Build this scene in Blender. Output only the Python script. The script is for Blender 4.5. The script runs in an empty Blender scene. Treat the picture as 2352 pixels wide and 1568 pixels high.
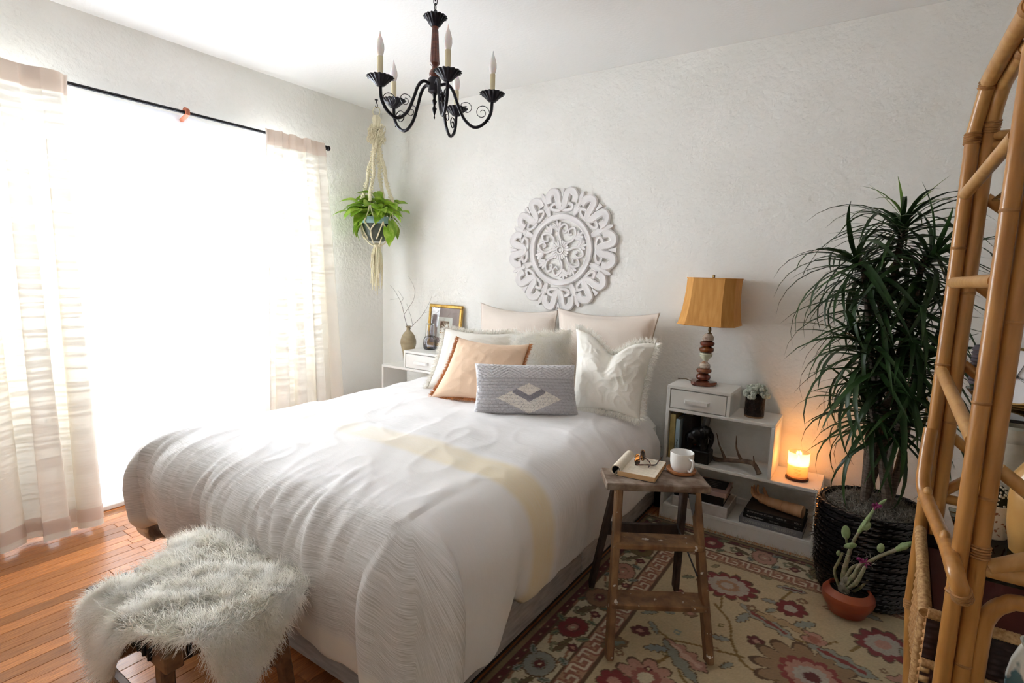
import bpy, bmesh, math, random
import numpy as np
from mathutils import Vector, Matrix, noise as mn

random.seed(7); rng = np.random.default_rng(7)
scene = bpy.context.scene
COL = scene.collection

# ---------------------------------------------------------------- camera, sky, daylight, exposure
CAM_R = np.array([[0.82740888, 0.09572954, -0.55338088],
                  [0.56083915, -0.08957383, 0.82306499],
                  [0.02922319, -0.99136894, -0.12780306]])      # right, down, forward rows -> world
# columns of CAM_R: world directions of picture right, picture down and forward
CAMZ = 1.40
cam_d = bpy.data.cameras.new('camera'); cam_d.sensor_width = 36; cam_d.sensor_fit = 'HORIZONTAL'
FPX = 1231.28
cam_d.lens = FPX / 2352 * 36; cam_d.clip_start = 0.05
cam = bpy.data.objects.new('camera', cam_d); COL.objects.link(cam)
_m = Matrix(((CAM_R[0, 0], -CAM_R[0, 1], -CAM_R[0, 2], 0), (CAM_R[1, 0], -CAM_R[1, 1], -CAM_R[1, 2], 0),
             (CAM_R[2, 0], -CAM_R[2, 1], -CAM_R[2, 2], CAMZ), (0, 0, 0, 1)))
cam.matrix_world = _m
scene.camera = cam

W = bpy.data.worlds.new('overcast_sky'); scene.world = W; W.use_nodes = True
_bg = W.node_tree.nodes['Background']; _bg.inputs[0].default_value = (0.95, 0.975, 1.0, 1); _bg.inputs[1].default_value = 4.0

def area(name, loc, rot, sx, sy, power, color=(1, 1, 1)):
    l = bpy.data.lights.new(name, 'AREA'); l.shape = 'RECTANGLE'; l.size = sx; l.size_y = sy; l.energy = power; l.color = color
    o = bpy.data.objects.new(name, l); COL.objects.link(o); o.location = loc; o.rotation_euler = rot; return o
area('window_daylight', (-3.98, 1.5, 1.62), (0, -math.radians(82), 0), 1.7, 2.5, 350, (0.985, 0.99, 1.0))
scene.view_settings.view_transform = 'Standard'; scene.view_settings.look = 'None'
scene.view_settings.exposure = 0.45; scene.view_settings.gamma = 1.0
scene.view_settings.use_curve_mapping = False
scene.cycles.max_bounces = 11; scene.cycles.diffuse_bounces = 8; scene.cycles.use_adaptive_sampling = True; scene.cycles.adaptive_threshold = 0.04; scene.cycles.transparent_max_bounces = 16
scene.cycles.use_denoising = True; scene.cycles.sample_clamp_indirect = 8.0

# ---------------------------------------------------------------- calibrated points
def ray(px, py):
    return CAM_R @ np.array([px - 1176.0, py - 784.0, FPX])
def onY(px, py, y):
    d = ray(px, py); return np.array([0, 0, CAMZ]) + d * (y / d[1])
def onX(px, py, x):
    d = ray(px, py); return np.array([0, 0, CAMZ]) + d * (x / d[0])
def onZ(px, py, z):
    d = ray(px, py); return np.array([0, 0, CAMZ]) + d * ((z - CAMZ) / d[2])
def at(px, py, fwd):
    return np.array([0, 0, CAMZ]) + ray(px, py) / FPX * fwd

# ---------------------------------------------------------------- materials
MATS = {}
def srgb(c):
    return tuple((x / 12.92 if x <= 0.04045 else ((x + 0.055) / 1.055) ** 2.4) for x in [v / 255 for v in c])
class NT:
    def __init__(s, name):
        s.m = bpy.data.materials.new(name); s.m.use_nodes = True; s.t = s.m.node_tree; s.t.nodes.clear()
        s.out = s.t.nodes.new('ShaderNodeOutputMaterial')
    def n(s, typ, **kw):
        nd = s.t.nodes.new(typ)
        for k, v in kw.items():
            if k.startswith('i_'):
                key = k[2:]; key = int(key) if key.isdigit() else key
                nd.inputs[key].default_value = v
            else: setattr(nd, k, v)
        return nd
    def l(s, a, b): s.t.links.new(a, b)
def c4(c): return (*c, 1)
def mat(name, color, rough=0.6, color2=None, scale=8, stretch=(1, 1, 1), mixlo=0.35, mixhi=0.65, bump=0.0, bscale=60, bstretch=(1, 1, 1),
        metal=0.0, spec=0.5, sheen=0.0, emis=None, estr=0, trans=0, coat=0, detail=6, sss=0, coords='Object', attr=None, randc=0.0, ior=1.45):
    """principled material: two-colour noise, bump; colours are sRGB 0..255"""
    if name in MATS: return MATS[name]
    N = NT(name); p = N.n('ShaderNodeBsdfPrincipled'); N.l(p.outputs[0], N.out.inputs[0])
    p.inputs['Roughness'].default_value = rough; p.inputs['Metallic'].default_value = metal
    p.inputs['Specular IOR Level'].default_value = spec; p.inputs['IOR'].default_value = ior
    if sheen: p.inputs['Sheen Weight'].default_value = sheen
    if coat: p.inputs['Coat Weight'].default_value = coat; p.inputs['Coat Roughness'].default_value = 0.1
    if trans: p.inputs['Transmission Weight'].default_value = trans
    if sss: p.inputs['Subsurface Weight'].default_value = sss; p.inputs['Subsurface Scale'].default_value = 0.03
    col = srgb(color)
    tc = N.n('ShaderNodeTexCoord')
    src = None
    if color2 is not None:
        mp = N.n('ShaderNodeMapping'); mp.inputs['Scale'].default_value = stretch; N.l(tc.outputs[coords], mp.inputs[0])
        no = N.n('ShaderNodeTexNoise'); no.inputs['Scale'].default_value = scale; no.inputs['Detail'].default_value = detail; N.l(mp.outputs[0], no.inputs[0])
        r = N.n('ShaderNodeValToRGB'); r.color_ramp.elements[0].position = mixlo; r.color_ramp.elements[1].position = mixhi
        r.color_ramp.elements[0].color = c4(col); r.color_ramp.elements[1].color = c4(srgb(color2)); N.l(no.outputs[0], r.inputs[0]); src = r.outputs[0]
    if attr:
        a = N.n('ShaderNodeAttribute'); a.attribute_name = attr; src = a.outputs['Color']
    if randc and src is not None:
        oi = N.n('ShaderNodeObjectInfo'); hs = N.n('ShaderNodeHueSaturation')
        mr = N.n('ShaderNodeMapRange'); mr.inputs[3].default_value = 1 - randc; mr.inputs[4].default_value = 1 + randc
        N.l(oi.outputs['Random'], mr.inputs[0]); N.l(mr.outputs[0], hs.inputs['Value']); N.l(src, hs.inputs['Color']); src = hs.outputs[0]
    if src is not None: N.l(src, p.inputs['Base Color'])
    else: p.inputs['Base Color'].default_value = c4(col)
    if bump:
        mp2 = N.n('ShaderNodeMapping'); mp2.inputs['Scale'].default_value = bstretch; N.l(tc.outputs[coords], mp2.inputs[0])
        nb = N.n('ShaderNodeTexNoise'); nb.inputs['Scale'].default_value = bscale; nb.inputs['Detail'].default_value = 4; N.l(mp2.outputs[0], nb.inputs[0])
        b = N.n('ShaderNodeBump'); b.inputs['Strength'].default_value = bump; b.inputs['Distance'].default_value = 0.01; N.l(nb.outputs[0], b.inputs['Height']); N.l(b.outputs[0], p.inputs['Normal'])
    if emis: p.inputs['Emission Color'].default_value = c4(srgb(emis)); p.inputs['Emission Strength'].default_value = estr
    MATS[name] = N.m; return N.m

# ---------------------------------------------------------------- mesh helpers
ORG = {}
def frames(path, closed=False):
    P = np.asarray(path, float); n = len(P)
    if closed: T = np.roll(P, -1, 0) - np.roll(P, 1, 0)
    else: T = np.gradient(P, axis=0)
    T /= np.maximum(np.linalg.norm(T, axis=1, keepdims=True), 1e-9)
    ref = np.array([0, 0, 1.0]) if abs(T[0][2]) < 0.9 else np.array([1.0, 0, 0])
    u = np.cross(T[0], ref); u /= np.linalg.norm(u); U = [u]
    for i in range(1, n):
        u = U[-1] - T[i] * np.dot(U[-1], T[i]); u /= max(np.linalg.norm(u), 1e-9); U.append(u)
    U = np.array(U); V = np.cross(T, U); return P, T, U, V
def spline(pts, n=40, closed=False):
    """Catmull-Rom through pts"""
    P = np.asarray(pts, float); m = len(P)
    if m == 2 and not closed: return P[0] + (P[1] - P[0]) * np.linspace(0, 1, n)[:, None]
    if closed: Q = np.vstack([P[-1], P, P[0], P[1]]); segs = m
    else: Q = np.vstack([2 * P[0] - P[1], P, 2 * P[-1] - P[-2]]); segs = m - 1
    out = []
    for t in np.linspace(0, segs, n, endpoint=not closed):
        i = min(int(t), segs - 1); f = t - i; a, b, c_, d = Q[i], Q[i + 1], Q[i + 2], Q[i + 3]
        out.append(0.5 * ((2 * b) + (-a + c_) * f + (2 * a - 5 * b + 4 * c_ - d) * f * f + (-a + 3 * b - 3 * c_ + d) * f ** 3))
    return np.array(out)
_CH = None
class MB:
    def __init__(s): s.v = []; s.f = []; s.n = 0; s.uv = None; s.col = None
    def add(s, v, f):
        v = np.asarray(v, float); s.v.append(v); o = s.n; s.f.extend([tuple(int(i) + o for i in q) for q in f]); s.n += len(v); return s
    def box(s, c, size, bev=0.003, rot=None):
        global _CH
        sx, sy, sz = [x / 2 for x in size]; b = min(bev, sx * .9, sy * .9, sz * .9)
        if _CH is None:
            bm = bmesh.new()
            for x in (-1, 1):
                for y in (-1, 1):
                    for z in (-1, 1):
                        for k in range(3):
                            q = [x * .8, y * .8, z * .8]; q[k] = [x, y, z][k]; bm.verts.new(q)
            bm.verts.index_update(); res = bmesh.ops.convex_hull(bm, input=bm.verts)
            bmesh.ops.dissolve_limit(bm, angle_limit=0.01, verts=bm.verts, edges=bm.edges); bm.verts.index_update()
            _CH = [(np.sign([v.co[i] for i in range(3)]), int(np.argmax(np.abs(v.co)))) for v in bm.verts], [[v.index for v in f.verts] for f in bm.faces]; bm.free()
        vs = []
        for sg, k in _CH[0]:
            q = np.array([sg[0] * (sx - b), sg[1] * (sy - b), sg[2] * (sz - b)]); q[k] = sg[k] * (sx, sy, sz)[k]; vs.append(q)
        vs = np.array(vs)
        if rot is not None: vs = vs @ np.array(rot).T
        return s.add(vs + np.array(c), _CH[1])
    def beam(s, a, b, w, d, up=(0, 0, 1), bev=0.003):
        """box from a to b; w along side axis, d along up-ish axis"""
        a = np.array(a, float); b = np.array(b, float); L = np.linalg.norm(b - a); z = (b - a) / L
        up = np.array(up, float); x = np.cross(up, z); x /= np.linalg.norm(x); y = np.cross(z, x)
        return s.box((a + b) / 2, (w, d, L), bev, np.stack([x, y, z], 1))
    def tube(s, path, r, n=8, closed=False, cap=True, flat=1.0):
        P, T, U, V = frames(path, closed); m = len(P); R = np.broadcast_to(np.asarray(r, float), (m,))
        a = np.linspace(0, 2 * math.pi, n, endpoint=False)
        vs = (P[:, None] + R[:, None, None] * (np.cos(a)[None, :, None] * U[:, None] + flat * np.sin(a)[None, :, None] * V[:, None])).reshape(-1, 3)
        f = []
        for i in range(m if closed else m - 1):
            j = (i + 1) % m
            for k in range(n): f.append((i * n + k, i * n + (k + 1) % n, j * n + (k + 1) % n, j * n + k))
        if cap and not closed: f.append(tuple(range(n))[::-1]); f.append(tuple(range((m - 1) * n, m * n)))
        return s.add(vs, f)
    def lathe(s, prof, n=24, c=(0, 0, 0), rot=None, wob=None, a0=0):
        P = np.asarray(prof, float); m = len(P); a = np.linspace(0, 2 * math.pi, n, endpoint=False) + a0
        R = P[:, 0][:, None] * np.ones(n)[None]
        if wob is not None: R = R * wob(a, P)
        vs = np.stack([R * np.cos(a), R * np.sin(a), P[:, 1][:, None] * np.ones(n)], -1).reshape(-1, 3)
        f = []
        for i in range(m - 1):
            for k in range(n): f.append((i * n + k, i * n + (k + 1) % n, (i + 1) * n + (k + 1) % n, (i + 1) * n + k))
        if P[0, 0] > 1e-6: f.append(tuple(range(n))[::-1])
        if P[-1, 0] > 1e-6: f.append(tuple(range((m - 1) * n, m * n)))
        if rot is not None: vs = vs @ np.array(rot).T
        return s.add(vs + np.array(c), f)
    def ell(s, c, r, n=12, m=8, rot=None):
        t = np.linspace(-math.pi / 2, math.pi / 2, m + 1); P = np.stack([np.cos(t), np.sin(t)], 1); P[0, 0] = P[-1, 0] = 1e-5
        a = np.linspace(0, 2 * math.pi, n, endpoint=False)
        vs = np.stack([P[:, 0][:, None] * np.cos(a), P[:, 0][:, None] * np.sin(a), P[:, 1][:, None] * np.ones(n)], -1).reshape(-1, 3) * np.array(r)
        f = [(i * n + k, i * n + (k + 1) % n, (i + 1) * n + (k + 1) % n, (i + 1) * n + k) for i in range(m) for k in range(n)]
        if rot is not None: vs = vs @ np.array(rot).T
        return s.add(vs + np.array(c), f)
    def grid(s, P, closed_u=False):
        n, m = P.shape[:2]
        f = [(i * m + j, ((i + 1) % n) * m + j, ((i + 1) % n) * m + j + 1, i * m + j + 1) for i in range(n if closed_u else n - 1) for j in range(m - 1)]
        return s.add(P.reshape(-1, 3), f)
    def stroke(s, path2, w, h, tf, base=0.0, closed=False):
        """raised carved band along a 2-D path; tf maps (a,b,height)->3-D"""
        P = np.asarray(path2, float); T = (np.roll(P, -1, 0) - np.roll(P, 1, 0)) if closed else np.gradient(P, axis=0)
        T /= np.maximum(np.linalg.norm(T, axis=1, keepdims=True), 1e-9); N = np.stack([-T[:, 1], T[:, 0]], 1)
        Wd = np.broadcast_to(np.asarray(w, float), (len(P),)) / 2
        sec = [(-1, 0), (-1, .72), (-.72, 1), (-.2, .9), (.2, .9), (.72, 1), (1, .72), (1, 0)]; k = len(sec); m = len(P)
        vs = np.array([tf(*(P[i] + N[i] * a * Wd[i]), base + hh * h) for i in range(m) for a, hh in sec])
        f = [(i * k + j, i * k + j + 1, ((i + 1) % m) * k + j + 1, ((i + 1) % m) * k + j) for i in range(m if closed else m - 1) for j in range(k - 1)]
        if not closed: f.append(tuple(range(k))); f.append(tuple(range((m - 1) * k, m * k))[::-1])
        return s.add(vs, f)
    def mesh(s, name, m, org=(0, 0, 0), smooth=30):
        me = bpy.data.meshes.new(name); V = np.vstack(s.v) - np.array(org)
        me.from_pydata(V.tolist(), [], s.f); me.update()
        if smooth is not None:
            me.shade_smooth()
            if smooth < 180: me.set_sharp_from_angle(angle=math.radians(smooth))
        if s.uv is not None:
            uvl = me.uv_layers.new(name='UVMap'); idx = np.empty(len(me.loops), np.int32); me.loops.foreach_get('vertex_index', idx)
            uvl.data.foreach_set('uv', s.uv[idx].astype(np.float32).ravel())
        if s.col is not None:
            ca = me.color_attributes.new('Col', 'FLOAT_COLOR', 'POINT')
            ca.data.foreach_set('color', np.hstack([s.col, np.ones((len(s.col), 1))]).astype(np.float32).ravel())
        if isinstance(m, (list, tuple)):
            for x in m: me.materials.append(x)
        else: me.materials.append(m)
        return me
    def build(s, name, m, parent=None, smooth=30, org=None, label=None):
        """top-level: origin at bottom centre; child: same origin as its parent"""
        if parent is not None: o_ = ORG[parent.name]
        elif org is not None: o_ = np.array(org, float)
        else:
            V = np.vstack(s.v); o_ = np.array([*(V[:, :2].min(0) + V[:, :2].max(0)) / 2, V[:, 2].min()])
        me = s.mesh(name, m, o_, smooth); o = bpy.data.objects.new(name, me); COL.objects.link(o)
        if parent is not None: o.parent = parent
        else: o.location = o_
        ORG[o.name] = o_
        if label: o['label'] = label
        return o
def tag(o, label, cat, group=None, kind=None):
    o['label'] = label; o['category'] = cat
    if group: o['group'] = group
    if kind: o['kind'] = kind
    return o
def thing(name, loc, label, cat, group=None):
    o = bpy.data.objects.new(name, None); COL.objects.link(o); o.location = loc; o.empty_display_size = 0.05
    ORG[o.name] = np.array(loc, float); return tag(o, label, cat, group)
def inst(me, name, parent, loc, rot=None, scale=1.0):
    """a further child that shares mesh data; loc in world"""
    o = bpy.data.objects.new(name, me); COL.objects.link(o); o.parent = parent
    M = Matrix.Translation(Vector(np.array(loc) - ORG[parent.name]))
    if rot is not None: M = M @ Matrix(np.array(rot).tolist()).to_4x4()
    if scale != 1.0: M = M @ Matrix.Scale(scale, 4)
    o.matrix_local = M; ORG[o.name] = np.array(loc, float); return o
def struct(o): o['kind'] = 'structure'; return o
def rotz(a): c, s = math.cos(a), math.sin(a); return np.array([[c, -s, 0], [s, c, 0], [0, 0, 1.0]])
def basis(z, ref=(0, 0, 1)):
    z = np.array(z, float); z /= np.linalg.norm(z); ref = np.array(ref, float)
    if abs(np.dot(z, ref)) > .98: ref = np.array([1.0, 0, 0])
    x = np.cross(ref, z); x /= np.linalg.norm(x); return np.stack([x, np.cross(z, x), z], 1)
def strands(pos, dirs, length, width, droop=0.0, curl=0.3, segs=3, seed=1, face=None):
    """many tapered fibres as thin ribbons -> MB"""
    r = np.random.default_rng(seed); N = len(pos); length = np.broadcast_to(length, (N,)); mb = MB()
    d = dirs + r.normal(0, curl, (N, 3)); d /= np.linalg.norm(d, axis=1, keepdims=True)
    side = np.cross(d, r.normal(0, 1, (N, 3))) if face is None else np.cross(face, d) + .3 * r.normal(0, 1, (N, 3)) * np.linalg.norm(np.cross(face, d), axis=1, keepdims=True); side /= np.maximum(np.linalg.norm(side, axis=1, keepdims=True), 1e-6)
    p = pos.copy(); rows = []; bend = r.normal(0, curl, (N, 3))
    for k in range(segs + 1):
        w = width * (1 - .85 * k / segs) / 2
        rows.append(p - side * w); rows.append(p + side * w)
        d = d + bend / segs + np.array([0, 0, -droop / segs]); d /= np.linalg.norm(d, axis=1, keepdims=True)
        p = p + d * (length / segs)[:, None]
    V = np.stack(rows, 1).reshape(-1, 3); K = 2 * (segs + 1)
    base = (np.arange(N) * K)[:, None, None]; q = np.array([[2 * k, 2 * k + 1, 2 * k + 3, 2 * k + 2] for k in range(segs)])[None]
    mb.v = [V]; mb.f = (base + q).reshape(-1, 4).tolist(); mb.n = len(V); return mb
def text(name, body, parent, loc, rot, size, m, stretch=1.0):
    cu = bpy.data.curves.new(name, 'FONT'); cu.body = body; cu.size = size; cu.extrude = 0.0003; cu.align_x = 'LEFT'; cu.align_y = 'CENTER'
    t = bpy.data.objects.new('tmp_text', cu); COL.objects.link(t); bpy.context.view_layer.update()
    me = bpy.data.meshes.new_from_object(t.evaluated_get(bpy.context.evaluated_depsgraph_get())); bpy.data.objects.remove(t)
    wid = max(v.co.x for v in me.vertices) - min(v.co.x for v in me.vertices)
    if stretch > 0:
        for v in me.vertices: v.co.x *= stretch / max(wid, 1e-6)
    me.materials.append(m); me.name = name; return inst(me, name, parent, loc, rot)

# ---------------------------------------------------------------- shared materials
M_wall = mat('white_plaster', (239, 238, 234), 0.9, (233, 232, 227), 3, bump=0.55, bscale=40)
M_ceil = mat('white_ceiling_plaster', (240, 240, 239), 0.9, bump=0.15, bscale=60)
M_trim = mat('white_gloss_paint', (240, 239, 236), 0.35)
M_white = mat('white_satin_paint', (236, 235, 231), 0.38, (230, 229, 224), 6)
M_black = mat('black_iron', (24, 23, 26), 0.42, (38, 37, 42), 30, metal=0.4, bump=0.1, bscale=80)

# ---------------------------------------------------------------- room
XL, YB, H, XR, YF = -3.60, 3.29, 2.695, 2.3, -1.7
WY0, WY1, WZ0, WZ1 = 0.15, 2.56, 0.05, 2.20
b = MB(); b.box(((XL + XR) / 2, (YB + YF) / 2, -0.06), (XR - XL + .3, YB - YF + .3, 0.08), 0.001)
M_sub = mat('dark_subfloor', (70, 42, 26), 0.8)
floor = struct(b.build('floor', M_sub, org=(0, 0, -0.1)))
b = MB(); b.box(((XL + XR) / 2, (YB + YF) / 2, H + .06), (XR - XL + .3, YB - YF + .3, 0.12), 0.001); struct(b.build('ceiling', M_ceil))
b = MB(); b.box(((XL + XR) / 2, YB + .06, H / 2 - .01), (XR - XL + .3, 0.12, H + .02), 0.001); struct(b.build('wall_back', M_wall))
b = MB(); b.box((XR + .06, (YB + YF) / 2, H / 2 - .01), (0.12, YB - YF, H + .02), 0.001); struct(b.build('wall_right', M_wall))
def wall_hole(b, fixed, axis, a0, a1, h0, h1, z0, z1):
    for (p0, p1, q0, q1) in ((a0, h0, -.02, H), (h1, a1, -.02, H), (h0, h1, -.02, z0), (h0, h1, z1, H)):
        c = [0, 0, (q0 + q1) / 2]; sz = [0, 0, q1 - q0]; c[axis] = (p0 + p1) / 2; sz[axis] = p1 - p0; c[1 - axis] = fixed; sz[1 - axis] = .12
        b.box(c, sz, 0.0005)
b = MB(); wall_hole(b, XL - .06, 1, YF, YB, WY0, WY1, WZ0, WZ1); struct(b.build('wall_left', M_wall))
b = MB(); b.box(((XL + XR) / 2, YF - .06, H / 2 - .01), (XR - XL + .3, .12, H + .02), .001); struct(b.build('wall_front', M_wall))
b = MB(); b.box((XL - 4.2, 1.2, -.16), (8.1, 14, .1), .001); struct(b.build('ground_outside', mat('pale_patio_paving', (104, 108, 124), .9, (90, 94, 110), 3)))
M_glass = None
def glass_mat(name, tint=(1, 1, 1), rough=0.0, alpha=0.75):
    if name in MATS: return MATS[name]
    N = NT(name); t = N.n('ShaderNodeBsdfTransparent'); t.inputs[0].default_value = c4(tint); g = N.n('ShaderNodeBsdfGlossy'); g.inputs['Roughness'].default_value = 0.03 + rough
    fr = N.n('ShaderNodeFresnel'); fr.inputs[0].default_value = 1.45; mx = N.n('ShaderNodeMixShader'); N.l(fr.outputs[0], mx.inputs[0]); N.l(t.outputs[0], mx.inputs[1]); N.l(g.outputs[0], mx.inputs[2]); N.l(mx.outputs[0], N.out.inputs[0])
    MATS[name] = N.m; return N.m
M_pane = glass_mat('clear_window_glass', (0.96, 0.98, 0.98))
win = thing('window_1', (XL - .06, (WY0 + WY1) / 2, WZ0), 'x', 'window'); del win['label']; del win['category']; struct(win)
b = MB()
for y in (WY0 + .025, WY1 - .025, (WY0 + WY1) / 2): b.box((XL - .07, y, (WZ0 + WZ1) / 2), (.06, .05, WZ1 - WZ0), .004)
for z in (WZ0 + .025, WZ1 - .025, (WZ0 + WZ1) / 2): b.box((XL - .07, (WY0 + WY1) / 2, z), (.055, WY1 - WY0, .045), .004)
b.build('window_frame', M_trim, win)
for k in range(2):
    for j in range(2):
        y0 = WY0 + .05 + k * (WY1 - WY0) / 2; z0 = WZ0 + .05 + j * (WZ1 - WZ0) / 2
        b = MB(); b.box((XL - .075, y0 + (WY1 - WY0) / 4 - .04, z0 + (WZ1 - WZ0) / 4 - .04), (.004, (WY1 - WY0) / 2 - .06, (WZ1 - WZ0) / 2 - .06), .0005); b.build('pane', M_pane, win)
b = MB(); b.box((XL + .065, (WY0 + WY1) / 2, .016), (.128, WY1 - WY0 + .06, .028), .004); b.build('door_track', M_trim, win)
b = MB(); b.box(((XL + XR) / 2, YB - .009, .06), (XR - XL - .02, .018, .12), .004); struct(b.build('baseboard_back', M_trim))
b = MB(); b.box((XL + .009, (YB + WY1) / 2 + .01, .06), (.018, YB - WY1 - .06, .12), .004); struct(b.build('baseboard_left', M_trim))

# floor boards: narrow strips running away from the viewer, each board its own piece
M_plank = mat('honey_oak_boards', (160, 96, 52), 0.30, (206, 138, 80), 9, stretch=(26, 1.6, 8), mixlo=.3, mixhi=.7, bump=0.05, bscale=40, bstretch=(30, 1, 1), randc=0.34, coat=.15)
PW = 0.062; pcount = 0; rest = MB(); x = XL + .02; rp = random.Random(3)
while x < XR - .02:
    y = YF + .02 - rp.random() * .9
    while y < YB - .02:
        L = rp.uniform(.45, 1.5); y0 = max(y, YF + .02); y1 = min(y + L, YB - .02); y += L
        if y1 - y0 < .02: continue
        near = -3.6 < x < -1.0 and y1 > .3 and y0 < 1.75
        bb = MB() if near else rest
        bb.box((x + PW / 2, (y0 + y1) / 2, -.010 + rp.uniform(-.0004, .0004)), (PW - .0012, y1 - y0 - .0015, .02), .0012)
        if near: bb.build('floor_board', M_plank, floor, smooth=20)
    x += PW
fr_ = rest.build('floor_boards', mat('honey_oak_boards_far', (160, 96, 52), 0.30, (206, 138, 80), 9, stretch=(26, 1.6, 8), mixlo=.3, mixhi=.7, coat=.15), floor, smooth=20); fr_['kind'] = 'stuff'

# ---------------------------------------------------------------- bed
M_bedwood = mat('whitewashed_grey_wood', (190, 184, 180), 0.55, (160, 153, 150), 5, stretch=(2, 2, 14), bump=.08, bscale=30, bstretch=(1, 1, 8))
BX0, BX1, BY0, BY1 = -2.60, -1.01, 1.06, 3.24
bed = thing('storage_bed', ((BX0 + BX1) / 2, (BY0 + BY1) / 2, 0.0), 'whitewashed grey wooden storage bed with drawers in the middle of the room', 'bed')
b = MB(); b.box(((BX0 + BX1) / 2, (BY0 + BY1) / 2, .05), (BX1 - BX0 - .020, BY1 - BY0 - .03, .09), .002); b.build('plinth', M_bedwood, bed)
b = MB(); b.box(((BX0 + BX1) / 2, (BY0 + BY1) / 2, .013), (BX1 - BX0 + .002, BY1 - BY0 - .02, .009), .002); b.build('painted_shadow_strip', mat('painted_gap_shade', (44, 38, 36), .7), bed)  # dark strip stands in for the shade in the gap under the base
b = MB(); b.box(((BX0 + BX1) / 2, BY0 + .012, .185), (BX1 - BX0 - .05, .022, .34), .003); b.build('foot_panel', M_bedwood, bed)
for xx in (BX0 + .03, BX1 - .03):
    b = MB(); b.box((xx, BY0 + .03, .18), (.06, .06, .35), .004); b.build('corner_post', M_bedwood, bed)
for xx in (BX0 + .012, BX1 - .012):
    b = MB(); b.box((xx, (BY0 + BY1) / 2, .345), (.022, BY1 - BY0 - .08, .03), .003); b.build('side_rail', M_bedwood, bed)
    for k in range(2):
        yc = 1.10 + .52 * (2 * k + 1)
        b = MB(); b.box((xx, yc, .172), (.02, 1.03, .312), .004); d_ = b.build('drawer', M_bedwood, bed)
        b = MB(); b.box((xx + (.012 if xx > -2 else -.012), yc + .05, .25), (.006, .02, .075), .002); b.build('pull_slot', mat('dark_slot', (30, 27, 26), .6), d_)
b = MB(); b.box(((BX0 + BX1) / 2, (BY0 + BY1) / 2, .45), (BX1 - BX0 - .06, BY1 - BY0 - .06, .18), .05); b.build('mattress', mat('white_mattress_ticking', (230, 228, 224), .9), bed)

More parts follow.
